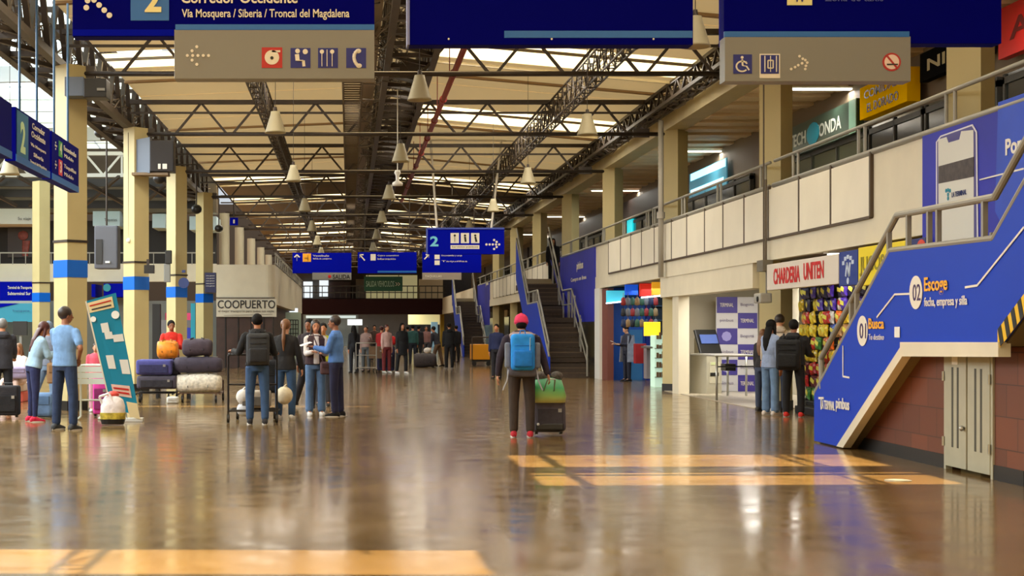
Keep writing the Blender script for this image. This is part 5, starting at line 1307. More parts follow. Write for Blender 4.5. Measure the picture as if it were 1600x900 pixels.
def suitcase(x, y, z, size, c, label, rot=(0, 0, 0), name='suitcase', wheels=True, handle=True, bev=.05, pocket=True, c2=None):
    """upright case: size = width, depth, height, base at z; rot turns it about its middle"""
    C = Vector((x, y, z+size[2]/2)); R = Euler(rot).to_matrix(); t = thing(name, label, 'suitcase' if name == 'suitcase' else 'bag', (x, y, z)); M = cm(c); Md = cm(c2 or tuple(int(v*.6) for v in c))
    MB().obox(C, size, rot, min(bev, min(size)*.32), 4).build('case_body', M, t, smooth=True)
    if pocket: MB().obox(C+R @ Vector((0, -size[1]/2-.008, -size[2]*.1)), (size[0]*.8, .035, size[2]*.55), rot, .014).build('front_pocket', Md, t)
    b = MB()
    for f in (-.42, .42): b.obox(C+R @ Vector((0, -size[1]*.5+.03, size[2]*f)), (size[0]*.9, .015, .01), rot)
    b.obox(C+R @ Vector((size[0]*.3, -size[1]/2-.03, size[2]*.12)), (.05, .01, .05), rot); b.build('zipper', mat('zip_metal', (150, 150, 150), .4, .5), t)
    if wheels:
        for k in (-1, 1): q = C+R @ Vector((k*size[0]*.38, 0, -size[2]/2-.0)); MB().bar(q-R @ Vector((.02, 0, 0)), q+R @ Vector((.02, 0, 0)), .07, None, 14).build('wheel', black, t)
    if handle:
        b = MB(); q = [C+R @ Vector((-.08, 0, size[2]/2)), C+R @ Vector((-.08, 0, size[2]/2+.04)), C+R @ Vector((.08, 0, size[2]/2+.04)), C+R @ Vector((.08, 0, size[2]/2))]; b.path(q, .018, 8); b.build('carry_handle', black, t)
    return t
def duffel(x, y, z, L, r, c, label, rotz=0, name='duffel_bag', cat='bag', m=None, flat=.8):
    t = thing(name, label, cat, (x, y, z)); M = m or cm(c); R = Euler((0, PI/2, rotz)).to_matrix(); b = MB(); rg = []
    ax = Vector((math.cos(rotz), math.sin(rotz), 0))
    for i, (f, k) in enumerate(((-.5, .55), (-.47, .85), (-.38, .98), (-.1, 1.03), (.2, .99), (.38, .97), (.47, .84), (.5, .55))):
        rg.append((Vector((x, y, z+r*flat))+ax*L*f+Vector((0, 0, .01*math.sin(i*2))), r*flat*k, r*k, R))
    b.loft(rg, 20, 2.6); b.build('bag_body', M, t, smooth=True)
    b = MB(); n_ = Vector((-ax.y, ax.x, 0))
    for f in (-.22, .22): b.path([Vector((x, y, z+r*flat))+ax*L*f-n_*r*1.02+Vector((0, 0, -r*.3)), Vector((x, y, z+r*flat*2))+ax*L*f-n_*r*.5, Vector((x, y, z+r*flat*2+.02))+ax*L*f*.6, Vector((x, y, z+r*flat*2))+ax*L*f+n_*r*.5], .026, 6)
    b.build('carry_strap', cm(tuple(max(0, int(v*.6)) for v in c)), t)
    b = MB(); b.bar(Vector((x, y, z+r*flat*2.0))-ax*L*.4, Vector((x, y, z+r*flat*2.0))+ax*L*.4, .014); b.build('zipper', mat('zip_metal', (150, 150, 150), .4, .5), t)
    return t
def cart(x, y, w, l, label, h=1.02, c=(40, 36, 34), rotz=0, basket=True):
    """luggage trolley, handle at the near (-Y) end"""
    t = thing('luggage_trolley', label, 'trolley', (x, y, 0)); M = mat('trolley_frame_%d' % c[0], c, .4, .4)
    R = Matrix.Translation((x, y, 0)) @ Matrix.Rotation(rotz, 4, 'Z')
    def q(a, b_, c_): return R @ Vector((a, b_, c_))
    b = MB()
    b.path([q(-w/2, -l/2, .16), q(-w/2, -l/2, h), q(-w/2+.04, -l/2-.03, h+.03)], .035, 8); b.path([q(w/2, -l/2, .16), q(w/2, -l/2, h), q(w/2-.04, -l/2-.03, h+.03)], .035, 8)
    b.build('frame_post', M, t)
    MB().bar(q(-w/2, -l/2-.02, h+.02), q(w/2, -l/2-.02, h+.02), .04, None, 10).build('push_handle', M, t, smooth=True)
    MB().bar(q(-w/2, -l/2, .62), q(w/2, -l/2, .62), .03, None, 8).build('cross_bar', M, t)
    b = MB(); b.bar(q(-w/2, -l/2, .2), q(-w/2, l/2, .17), .035, None, 8); b.bar(q(w/2, -l/2, .2), q(w/2, l/2, .17), .035, None, 8)
    for i in range(7): f = -l/2+l*i/6; b.bar(q(-w/2, f, .19), q(w/2, f, .19), .02, None, 6)
    b.build('load_platform', M, t)
    for (a, b_) in ((-w/2, -l/2), (w/2, -l/2), (-w/2+.08, l/2), (w/2-.08, l/2)):
        wl = MB(); wl.bar(q(a-.02, b_, .075), q(a+.02, b_, .075), .145, None, 18); wo = wl.build('wheel', black, t)
        MB().bar(q(a, b_, .075), q(a, b_, .2), .03, .05).build('wheel_fork', M, wo)
    return t

# ---- left group
DN = (52, 78, 122)
p2 = person(52, 659, math.radians(-62), 1.64, 'woman with long auburn hair, pale denim jacket and navy leggings looking at a telephone', (150, 182, 208), (30, 38, 82), (205, 30, 70), 'tan', 'auburn', 'long', lean=.24, female=True, coat=1,
            armL=((-.15, .3, -1), (.25, 1, .25)), armR=((.1, .35, -1), (-.25, 1, .3)), bottom='leggings', head_tilt=.45, wide=1.14, legL=((-.08, .02, -1), (0, -.05, -1)), legR=((.08, .0, -1), (0, -.03, -1)))
m_ = p2[1]; hnd = m_ @ (p2[3]['R'][2]+p2[3]['R'][3]*.09)
ph = MB().obox(hnd+Vector((0, 0, .05)), (.075, .012, .14), (math.radians(-25), 0, math.radians(-62)), .005).build('mobile_phone', black); setp(ph, 'black telephone held by the auburn haired woman', 'telephone')
hb = m_ @ (p2[3]['R'][1]+V(.04, .12, -.28)); handbag(hb, (.28, .14, .34), (150, 118, 84), 'tan shoulder bag hanging from the arm of the auburn haired woman', strap=[hb+Vector((-.08, 0, .15)), m_ @ p2[3]['R'][1]+Vector((0, 0, .05)), hb+Vector((.08, 0, .15))])
p3 = person(101, 672, math.radians(-28), 1.83, 'man in a light blue short sleeved shirt and jeans, hand on hip, seen from behind', (112, 150, 196), (34, 52, 86), (60, 62, 66), 'brown', 'brown', 'short', 'short', wide=1.08,
            armR=((.55, -.25, -1), (-.55, .55, -.55)), armL=((-.1, .4, -1), (.1, 1, .1)), legL=((-.1, .02, -1), (-.02, -.03, -1)), legR=((.12, .02, -1), (.02, -.03, -1)), head_yaw=math.radians(-25), hem=.03)
person(75, 648, math.radians(-10), 1.62, 'person in a grey blue cap mostly hidden behind the man in the light blue shirt', (120, 130, 150), (120, 145, 175), (60, 60, 70), 'tan', 'grey', 'short', hat=(110, 130, 155), legL=((-.3, -.1, -1), (-.25, -.1, -1)), Y=26.2)
t = handbag(Vector((wx(66, 25.6), 25.6, .22)), (.42, .3, .42), (100, 130, 170), 'pale denim holdall standing on the floor beside the pink shoes', 'holdall')
person(4, 648, math.radians(20), 1.68, 'person in a dark patterned coat with grey hood cut by the left edge', (52, 52, 60), (26, 28, 34), (150, 70, 40), 'tan', 'grey', 'short', coat='hood', hem=.1, legL=((-.1, .1, -1), (0, -.1, -1)), armR=((.15, .3, -1), (.1, .8, -.3)))
setp(suitcase(wx(10, 25.2), 25.3, .06, (.4, .25, .5), (30, 28, 34), 'dark wheeled case at the left edge beside the hooded person'), None)
# seated person in white and pink in the background left
SITL = dict(legL=((-.15, 1, .0), (0, .05, -1)), legR=((.15, 1, .0), (0, .05, -1)))
person(28, 0, PI*.9, 1.6, 'person in white seated on a low red seat in the background left', (225, 214, 212), (225, 200, 196), (190, 60, 60), 'tan', 'lightbrown', 'long', Y=31, X=wx(30, 31), hi=False, armL=((-.1, .5, -1), (.3, 1, .1)), armR=((.1, .5, -1), (-.3, 1, .1)), female=True, **SITL)
t = thing('low_seat', 'low seat with a white top and red pink sides under the seated person', 'seat', (wx(26, 31.2), 31.2, 0))
MB().box(wx(14, 31.3), wx(40, 31.3), 31.1, 31.7, .22, .40, .04).build('seat_cushion', mat('seat_white', (220, 205, 200), .6), t); MB().box(wx(15, 31.3), wx(39, 31.3), 31.15, 31.65, .0, .22, .02).build('seat_base', mat('seat_red', (215, 100, 86), .6), t)
handbag(Vector((wx(24, 30.4), 30.6, .62)), (.5, .3, .25), (150, 138, 170), 'lilac grey bag on the lap of the seated person', 'holdall')
# white table
YT = 25.0
t = thing('folding_table', 'white slatted folding table with bent tube legs beside the man in light blue', 'table', (wx(145, YT), YT, 0)); wt = mat('table_white', (214, 222, 214), .4)
zt = wz(570, YT); xa, xb = wx(122, YT), wx(176, YT)
b = MB()
for i in range(5): b.box(xa, xb, YT-.05+i*.16, YT+.08+i*.16, zt-.02, zt, .004)
b.build('table_top', wt, t)
b = MB()
for i in range(3): b.box(xa, xb, YT-.06, YT-.04, zt-.12-i*.1, zt-.03-i*.1)
b.build('slatted_front', wt, t)
for x_ in (xa+.05, xb-.04):
    MB().path([(x_, YT-.03, zt-.02), (x_, YT-.03, .06), (x_-.04, YT-.03, .0+.02), (x_-.2, YT+.05, .02), (x_-.25, YT+.6, .02)], .035, 8).build('leg', wt, t)
MB().bar((xa+.05, YT-.03, .33), (xb-.04, YT-.03, .33), .03, None, 8).build('cross_bar', wt, t)
suitcase(wx(158, 26), 26, .04, (.26, .22, .66), (232, 70, 170), 'bright pink suitcase standing behind the white table', bev=.05)
person(152, 0, PI, 1.25, 'small child in pink and white behind the white table', (225, 90, 110), (225, 170, 190), (220, 220, 220), 'light', 'brown', 'short', Y=27.5, X=wx(150, 27.5), hi=False, zoff=0)
# leaning teal banner
t = thing('leaning_banner', 'teal advertising banner leaning to the left in front of the second column', 'banner', (wx(195, 24.2), 24.2, 0))
def LB(u, v, o=0):                              # u across 0..1, v down 0..1
    a = Vector((wx(138, 24.3), 24.1, wz(471, 24.3))); b_ = Vector((wx(184, 24.3), 24.1, wz(458, 24.3))); c = Vector((wx(172, 24.3), 24.45, wz(640, 24.3))); d_ = Vector((wx(216, 24.3), 24.45, wz(650, 24.3)))
    p = (a*(1-u)+b_*u)*(1-v)+(c*(1-u)+d_*u)*v; return p+Vector((0, -o, 0))
def lbq(u0, v0, u1, v1, m, name, o=.012, th=.006, pts=None):
    q = pts or [(u0, v0), (u1, v0), (u1, v1), (u0, v1)]; return MB().poly([LB(a, b_, o) for a, b_ in q], (0, -th, 0)).build(name, m, t)
lbq(0, 0, 1, 1, mat('banner_teal', (0, 128, 160), .5), 'banner_sheet', 0, .012)
lbq(-.03, 0, 0.02, 1, cream, 'banner_edge', -.005, .02)
lbq(.03, .02, .86, .11, mat('banner_cream', (226, 208, 160), .5), 'title_panel')
bw = mat('banner_white', (222, 222, 214), .5)
b = MB(); 
for (u, v, r_) in ((.85, .17, .1), (.1, .17, .07)): c = LB(u, v, .016); b.bar(c, c+Vector((0, -.006, 0)), r_*1.3, None, 16)
b.build('white_disc', bw, t)
for (a, b1, c1, d1) in ((.3, .22, .55, .3), (.36, .30, .62, .36), (.62, .33, .97, .39), (.24, .5, .5, .62), (.68, .54, .97, .66)): lbq(a, b1, c1, d1, bw, 'white_box')
lbq(.2, .76, .85, .86, mat('banner_pinkwhite', (224, 190, 176), .5), 'text_panel'); lbq(.26, .785, .8, .80, red, 'text_line', .02); lbq(.3, .82, .78, .835, red, 'text_line', .02)
lbq(.08, .045, .8, .055, red, 'text_line', .02); lbq(.12, .08, .78, .092, mat('print_dark', (50, 50, 60), .5), 'text_line', .02)
lbq(.62, .9, 1.0, 1.03, mat('banner_cream', (226, 208, 160), .5), 'foot_panel')
t2 = thing('banner_stand', 'white roller base and strut standing beside the leaning banner', 'stand', (wx(205, 24.5), 24.5, 0))
MB().box(wx(172, 24.4), wx(222, 24.4), 24.46, 24.66, 0, .06, .01).build('roller_base', mat('roller_grey', (205, 204, 196), .4), t2)
MB().bar((wx(198, 24.6), 24.6, .05), (wx(186, 24.6), 24.6, 1.1), .02, None, 8).build('strut', chrome, t2)
# plastic bag
t = thing('shopping_bag', 'white plastic bag with a yellow and black picture on the floor before the banner', 'bag', (wx(175, 23.6), 23.6, 0))
x0, x1 = wx(157, 23.6), wx(196, 23.6)
b = MB(); cx = (x0+x1)/2; b.loft([((cx, 23.6, .01), .17, .12), ((cx, 23.6, .12), .195, .14), ((cx, 23.6, .3), .19, .13), ((cx, 23.6, .40), .16, .11), ((cx-.02, 23.6, .46), .1, .07)], 18, 3); b.build('bag_body', mat('bag_white', (232, 224, 224), .4, noise=.15, nscale=14, bump=.6), t, smooth=True)
b = MB(); b.loft([((cx, 23.6, .02), .175, .128), ((cx, 23.6, .1), .196, .144)], 18, 3); b.build('black_print', black, t); b = MB(); b.loft([((cx, 23.6, .1), .197, .144), ((cx, 23.6, .2), .2, .147)], 18, 3); b.build('yellow_print', mat('bag_yellow', (190, 170, 60), .5, noise=.6, nscale=12), t)
MB().path([(cx-.15, 23.55, .3), (cx-.2, 23.52, .45), (cx-.05, 23.52, .5), (cx+.02, 23.5, .36)], .04, 8).build('bag_handle', mat('bag_white', (232, 224, 224), .4), t)
b = MB(); b.ell((cx, 23.6, .48), (.1, .08, .06)); setp(b.build('red_parcel', mat('parcel_red', (215, 70, 60), .5, bump=.5, nscale=20), None, smooth=True), 'small red parcel poking out of the white plastic bag', 'parcel')
# luggage piles between the columns
YL = 31.0
cart(wx(242, YL), YL+.3, .75, .8, 'left of the two loaded luggage trolleys between the columns', h=.42, rotz=PI)
cart(wx(312, YL), YL+.3, .85, .8, 'right of the two loaded luggage trolleys, under the white patterned sack', h=.42, rotz=PI, c=(92, 70, 56))
def flatcase(p, Y, d, c, lab, z=None): x0, y0, x1, y1 = p; return suitcase(wx((x0+x1)/2, Y), Y+d/2, wz(y1, Y) if z is None else z, (wx(x1, Y)-wx(x0, Y), d, wz(y0, Y)-wz(y1, Y)), c, lab, wheels=False, handle=False, bev=.07)
flatcase((213, 587, 276, 608), YL, .55, (74, 70, 86), 'dark grey suitcase lying flat on the left luggage trolley')
flatcase((212, 562, 268, 586), YL, .55, (76, 78, 150), 'violet blue suitcase lying on top of the dark grey one')
flatcase((262, 566, 280, 587), YL+.2, .4, (40, 40, 62), 'small navy bag wedged between the blue suitcase and the long duffel')
duffel(wx(308, YL), YL+.3, wz(583, YL), 1.0, .23, (62, 56, 72), 'long dark duffel bag across the right trolley', flat=.72)
duffel(wx(306, YL), YL+.35, wz(557, YL), .62, .2, (70, 60, 72), 'dark plum duffel bag on top of the luggage pile', flat=.9)
duffel(wx(309, YL), YL+.25, wz(613, YL)-.02, .94, .26, (226, 220, 206), 'white sack with small dark spots under the long duffel bag', name='sack', m=mat('spotted_white', (226, 220, 206), .7, noise=.35, nscale=16, bump=.6), flat=.76)
handbag(Vector((wx(270, 30.6), 30.6, wz(622, 30.6)-.04)), (.24, .2, .14), (215, 215, 210), 'small white plastic box between the two luggage trolleys', 'plastic_box')
person(268, 0, PI, 1.68, 'person in a red top seated behind the luggage holding an orange bag', (205, 40, 26), (40, 40, 50), (30, 30, 30), 'brown', 'black', 'short', Y=32.6, X=wx(268, 32.6), armL=((-.2, .4, -1), (.5, 1, .3)), armR=((.2, .4, -1), (-.5, 1, .3)), head_yaw=.3, **{k: v for k, v in SITL.items()}, zoff=.42)
t = duffel(wx(263, 32), 31.9, wz(560, 32), .44, .2, (248, 150, 40), 'orange and yellow plastic bag held by the person behind the luggage', name='plastic_bag', m=mat('bag_orange', (250, 150, 36), .4, noise=.5, nscale=7, bump=.5), flat=.95)
t = thing('bench', 'dark bench behind the luggage under the seated person in red', 'bench', (wx(262, 32.7), 32.75, 0))
MB().box(wx(240, 32.7), wx(300, 32.7), 32.6, 33.1, .62, .7, .02).build('bench_seat', dark, t); MB().box(wx(244, 32.7), wx(248, 32.7), 32.65, 33, 0, .62).box(wx(292, 32.7), wx(296, 32.7), 32.65, 33, 0, .62).build('leg', dark, t)

# ---- middle group
r5 = person(402, 663, math.radians(6), 1.74, 'man in a black jacket and jeans with a grey backpack pushing a trolley', (24, 24, 27), (52, 80, 118), (40, 38, 40), 'tan', 'black', 'short', coat='hood', armL=((-.4, .15, -1), (-.35, .95, .1)), armR=((.3, .2, -1), (.2, 1, .0)), legL=((-.06, .12, -1), (0, -.08, -1)), legR=((.07, -.05, -1), (0, -.15, -1)))
backpack(r5[1], r5[2], 'dark grey backpack on the man pushing the trolley', (58, 60, 64), (40, 41, 45), (.36, .2, .5), 1.2)
Yc_ = 24.35
cart(wx(396, Yc_), Yc_+.25, .78, .95, 'black tube luggage trolley pushed by the man with the grey backpack', h=1.08)
t = suitcase(wx(400, 24.9), 24.75, .22, (.5, .5, .28), (170, 160, 146), 'grey beige case lying on the pushed trolley', wheels=False, handle=False)
for i, (px, py, c, r_, lab) in enumerate(((380, 620, (224, 220, 214), .12, 'white bag at the left of the pushed trolley'), (380, 640, (205, 208, 214), .11, 'pale plastic bag hanging low on the left of the pushed trolley'), (444, 618, (226, 214, 186), .14, 'cream round cushion at the right of the pushed trolley'))):
    t = thing('soft_bag' if i < 2 else 'cushion', lab, 'bag' if i < 2 else 'cushion', (wx(px, 24.5), 24.55, wz(py, 24.5)-r_))
    b = MB(); b.ell((wx(px, 24.5), 24.55, wz(py, 24.5)), (r_, r_*.8, r_*1.05), sub=3); b.build('bag_body' if i < 2 else 'cushion_body', mat('soft_%d' % i, c, .7, noise=.15, nscale=12, bump=.6), t, smooth=True)
    MB().bar((wx(px, 24.5), 24.55, wz(py, 24.5)+r_*.9), (wx(px, 24.5)+.03, 24.5, wz(py, 24.5)+r_*1.3), .05, .02, 8).build('knot' if i < 2 else 'button', mat('soft_%d' % i, c, .7), t)
handbag(Vector((wx(424, 25.1), 25.1, .72)), (.3, .22, .55), (26, 26, 30), 'tall black bag standing on the pushed trolley', 'holdall')
r6 = person(446, 656, math.radians(-12), 1.66, 'woman with a light brown ponytail in a black jacket and jeans seen from behind', (30, 29, 31), (54, 84, 122), (222, 220, 216), 'light', 'lightbrown', 'pony', female=True, coat=1, hem=.06, armR=((.3, .1, -1), (.1, .4, -1)), armL=((-.15, .2, -1), (0, .8, -.5)), legL=((-.04, -.02, -1), (0, -.06, -1)), legR=((.05, .06, -1), (0, -.1, -1)))
r7 = person(493, 649, PI+.15, 1.66, 'woman in a white top and open dark waistcoat with blue jeans facing the camera', (218, 210, 206), (90, 120, 160), (228, 226, 222), 'tan', 'brown', 'long', female=True, armL=((-.1, .25, -1), (.35, 1, .1)), armR=((.1, .3, -1), (-.35, 1, .15)), bottom='flared', hem=-.02)
b = MB(); T7 = r7[2]
b.loft([(T7((0, 0, .93)), .2, .16), (T7((0, 0, 1.1)), .18, .145), (T7((0, 0, 1.28)), .2, .15), (T7((0, 0, 1.4)), .2, .125), (T7((0, 0, 1.47)), .13, .09)], 20); b.remesh('waistcoat', cm((58, 36, 40)), r7[0], .011, r7[1], 2)
b = MB(); b.loft([(T7((0, .07, .94)), .1, .1), (T7((0, .06, 1.1)), .085, .1), (T7((0, .06, 1.3)), .08, .105), (T7((0, .04, 1.45)), .07, .085)], 16); b.remesh('shirt_front', cm((218, 210, 206)), r7[0], .011, r7[1], 2)
handbag(Vector((wx(512, 26.0), 25.95, wz(575, 26))), (.26, .14, .22), (88, 62, 66), 'plum hip bag of the woman in the white top', strap=[(wx(505, 26), 25.95, wz(565, 26)), (wx(488, 26), 26.0, wz(520, 26))])
r7b = person(478, 640, PI-.4, 1.72, 'person in dark clothes with one leg stepping out, half hidden behind the woman in white', (44, 34, 38), (34, 32, 38), (36, 30, 34), 'brown', 'black', 'short', coat=1, Y=28.4, X=wx(484, 28.4), legL=((-.1, .35, -1), (0, .1, -1)), legR=((.3, -.1, -1), (.45, -.3, -1)), hem=.06)
person(505, 0, PI, 1.62, 'person in a yellow green top behind the man in the blue shirt', (190, 200, 60), (50, 52, 60), (40, 40, 40), 'tan', 'black', 'short', Y=29.5, X=wx(505, 29.5), hi=False)
r8 = person(525, 651, math.radians(75), 1.73, 'grey haired man in a light blue shirt and navy trousers showing a paper', (84, 128, 200), (30, 32, 66), (24, 22, 24), 'brown', 'brown', 'short', wide=1.05, armL=((-.05, .35, -1), (.1, 1, .28)), armR=((.1, .4, -1), (-.1, 1, .2)), legL=((-.03, .02, -1), (0, -.05, -1)), legR=((.03, -.08, -1), (0, -.05, -1)))
hp = r8[1] @ (r8[3]['L'][2]+r8[3]['L'][3]*.14)
setp(MB().obox(hp+Vector((-.03, 0, .02)), (.21, .15, .004), (.1, -.3, .3)).build('paper_sheet', white), 'white paper held out by the man in the light blue shirt', 'paper')
# ---- traveller with the blue backpack
r9 = person(815, 683, math.radians(-3), 1.70, 'traveller in a pink cap and dark padded jacket walking away with a blue backpack', (48, 38, 52), (62, 50, 42), (190, 40, 56), 'tan', 'black', 'short', coat='hood', hat=(236, 60, 108), armL=((-.38, -.05, -1), (-.12, .2, -1)), armR=((.36, -.1, -1), (.28, -.35, -1)), legL=((-.03, .02, -1), (0, -.05, -1)), legR=((.05, -.02, -1), (0, -.12, -1)), wide=1.1, head_tilt=.25, lean=.06, hem=.05)
b = MB(); b.loft([(r9[2]((0, -.12, 1.39)), .17, .07), (r9[2]((0, -.11, 1.46)), .19, .09), (r9[2]((0, -.07, 1.5)), .13, .07)], 16); b.remesh('pale_hood', cm((170, 150, 150)), r9[0], .012, r9[1], 2)
t = backpack(r9[1], r9[2], 'bright blue backpack with grey sides on the traveller in the pink cap', (40, 150, 240), (30, 128, 220), (.34, .22, .52), 1.2, -.26)
MB().obox(r9[2]((0, -.19, 1.0)), (.44, .16, .3), (0, 0, 0), .06, 3).build('grey_base', cm((92, 92, 104)), t, smooth=True, xf=r9[1])
for k in (-1, 1):
    MB().obox(r9[2]((k*.21, -.2, 1.16)), (.08, .18, .36), (0, 0, 0), .035, 3).build('side_pocket', cm((120, 128, 144)), t, smooth=True, xf=r9[1])
    MB().path([r9[2]((k*.2, -.25, .95)), r9[2]((k*.22, -.26, .8)), r9[2]((k*.28, -.24, .66))], .022, 6).build('loose_strap', cm((170, 172, 180)), t, xf=r9[1])
MB().path([r9[2]((.1, -.385, 1.4)), r9[2]((.09, -.385, 1.1))], .014, 6).build('zip_line', cm((150, 190, 215)), t, xf=r9[1])
Ys = 21.3; xs = wx(857, Ys)
t = suitcase(xs, Ys+.05, .05, (.46, .3, .46), (88, 82, 92), 'grey two pocket rolling suitcase pulled by the traveller in the pink cap', (math.radians(-8), 0, math.radians(3)), bev=.06, c2=(66, 62, 70))
hand = r9[1] @ (r9[3]['R'][2]+r9[3]['R'][3]*.08)
MB().path([(xs-.1, Ys+.1, .5), (hand.x-.02, hand.y, hand.z), (hand.x+.08, hand.y, hand.z), (xs+.08, Ys+.1, .5)], .02, 8).build('tow_handle', chrome, t)
MB().obox((xs, Ys-.13, .13), (.4, .05, .1), (math.radians(-8), 0, 0), .02).build('bottom_guard', black, t)
b = MB(); b.ell((xs-.17, Ys-.19, .17), (.02, .01, .02)); b.build('round_badge', white, t)
t = thing('carrier_bag', 'green and white carrier bag laid over the rolling suitcase', 'bag', (xs, Ys, .5))
b = MB(); b.loft([((xs-.01, Ys+.02, .47), .25, .17), ((xs-.01, Ys+.02, .56), .26, .18), ((xs-.03, Ys+.02, .68), .25, .16), ((xs-.01, Ys+.03, .78), .2, .13), ((xs, Ys+.03, .82), .12, .08)], 20, 3)
gm_ = bpy.data.materials.new('green_gradient_plastic'); gm_.use_nodes = True; nt = gm_.node_tree; pp = nt.nodes['Principled BSDF']; tcn = nt.nodes.new('ShaderNodeTexCoord'); sx = nt.nodes.new('ShaderNodeSeparateXYZ'); rp = nt.nodes.new('ShaderNodeValToRGB')
nt.links.new(tcn.outputs['Generated'], sx.inputs[0]); nt.links.new(sx.outputs[2], rp.inputs[0]); nt.links.new(rp.outputs[0], pp.inputs['Base Color'])
for p_, c_ in ((0, (220, 214, 130)), (.3, (150, 205, 110)), (.6, (90, 200, 130)), (1, (150, 225, 180))):
    e_ = rp.color_ramp.elements.new(p_) if 0 < p_ < 1 else rp.color_ramp.elements[0 if p_ == 0 else -1]; e_.color = rgb(*c_)
pp.inputs['Roughness'].default_value = .35
b.build('bag_body', gm_, t, smooth=True)
MB().poly([(xs-.26, Ys-.1, .75), (xs-.36, Ys-.08, .64), (xs-.24, Ys-.14, .5), (xs-.2, Ys-.15, .7)], (0, .05, 0)).build('loose_corner', mat('green_plastic', (60, 175, 95), .4), t)
for i, (dx, c) in enumerate(((-.1, (120, 112, 104)), (.12, (104, 98, 92)))):
    b = MB(); b.ell((xs+dx, Ys+.02, .84), (.13 if i == 0 else .09, .1, .07), sub=3)
    setp(b.build('rolled_blanket', mat('blanket_%d' % i, c, .9, noise=.5, nscale=22, bump=.6), None, smooth=True), ('grey mottled rolled blanket on top of the green carrier bag, left one', 'smaller grey rolled blanket on top of the green carrier bag, right one')[i], 'blanket', 'rolled blankets on the suitcase')
# ---- reader at the lit shop
r10 = person(980, 596, math.radians(110), 1.62, 'person in a light grey open coat reading a paper at the lit shop', (36, 38, 56), (24, 28, 48), (30, 26, 28), 'light', 'black', 'short', female=True, armL=((-.05, .3, -1), (.1, 1, .1)), armR=((.05, .3, -1), (-.1, 1, .1)), head_tilt=.4, hi=False)
b = MB(); T_ = r10[2]
for k in (-1, 1): b.poly([T_((k*.17, -.12, 1.42)), T_((k*.19, .1, 1.42)), T_((k*.24, .14, .6)), T_((k*.24, -.18, .6))], (k*.015, 0, 0))
b.poly([T_((-.18, -.13, 1.44)), T_((.18, -.13, 1.44)), T_((.24, -.19, .6)), T_((-.24, -.19, .6))], (0, -.015, 0)); b.build('open_coat', cm((150, 156, 172)), r10[0], xf=r10[1])
hp = r10[1] @ (r10[3]['L'][2]+r10[3]['L'][3]*.12); setp(MB().obox(hp+Vector((-.05, 0, .03)), (.24, .2, .005), (.1, .45, .2)).build('paper_sheet', white), 'white paper held by the reader at the lit shop', 'paper')
# ---- three at the snack kiosk
r11 = person(1207, 645, math.radians(-60), 1.66, 'woman in a pale blue top and jeans at the kiosk, left of the two shoppers', (150, 168, 205), (110, 140, 178), (215, 205, 195), 'tan', 'black', 'long', female=True, bottom='flared', coat=1, hem=.06, Y=26.3, X=wx(1204, 26.3), armL=((-.1, .3, -1), (.2, 1, .2)))
r11b = person(1216, 0, math.radians(-20), 1.78, 'person in a cream sleeved top leaning over between the shoppers at the kiosk', (222, 208, 190), (60, 70, 95), (200, 196, 190), 'light', 'brown', 'short', Y=27.0, X=wx(1217, 27.0), lean=.2, head_tilt=.5, coat='hood', armL=((-.35, .3, -1), (-.1, .6, -.8)))
person(1192, 0, math.radians(-50), 1.5, 'person with brown curls and a dark top at the left of the kiosk group', (34, 30, 34), (60, 70, 95), (60, 60, 60), 'tan', 'lightbrown', 'long', Y=27.6, X=wx(1192, 27.6), hi=False, female=True)
r12 = person(1240, 651, math.radians(-25), 1.66, 'person in black with red shoes and a large black backpack at the kiosk', (26, 26, 30), (24, 24, 28), (205, 44, 36), 'brown', 'black', 'short', coat='hood', armR=((.2, .3, -1), (.1, 1, -.1)), armL=((-.12, .3, -1), (0, 1, .0)), legL=((-.08, .02, -1), (0, -.05, -1)), legR=((.08, .02, -1), (0, -.03, -1)), Y=25.8, wide=1.05)
backpack(r12[1], r12[2], 'large black backpack on the person with red shoes', (20, 20, 23), (14, 14, 16), (.42, .24, .55), 1.12, -.27, -.05)
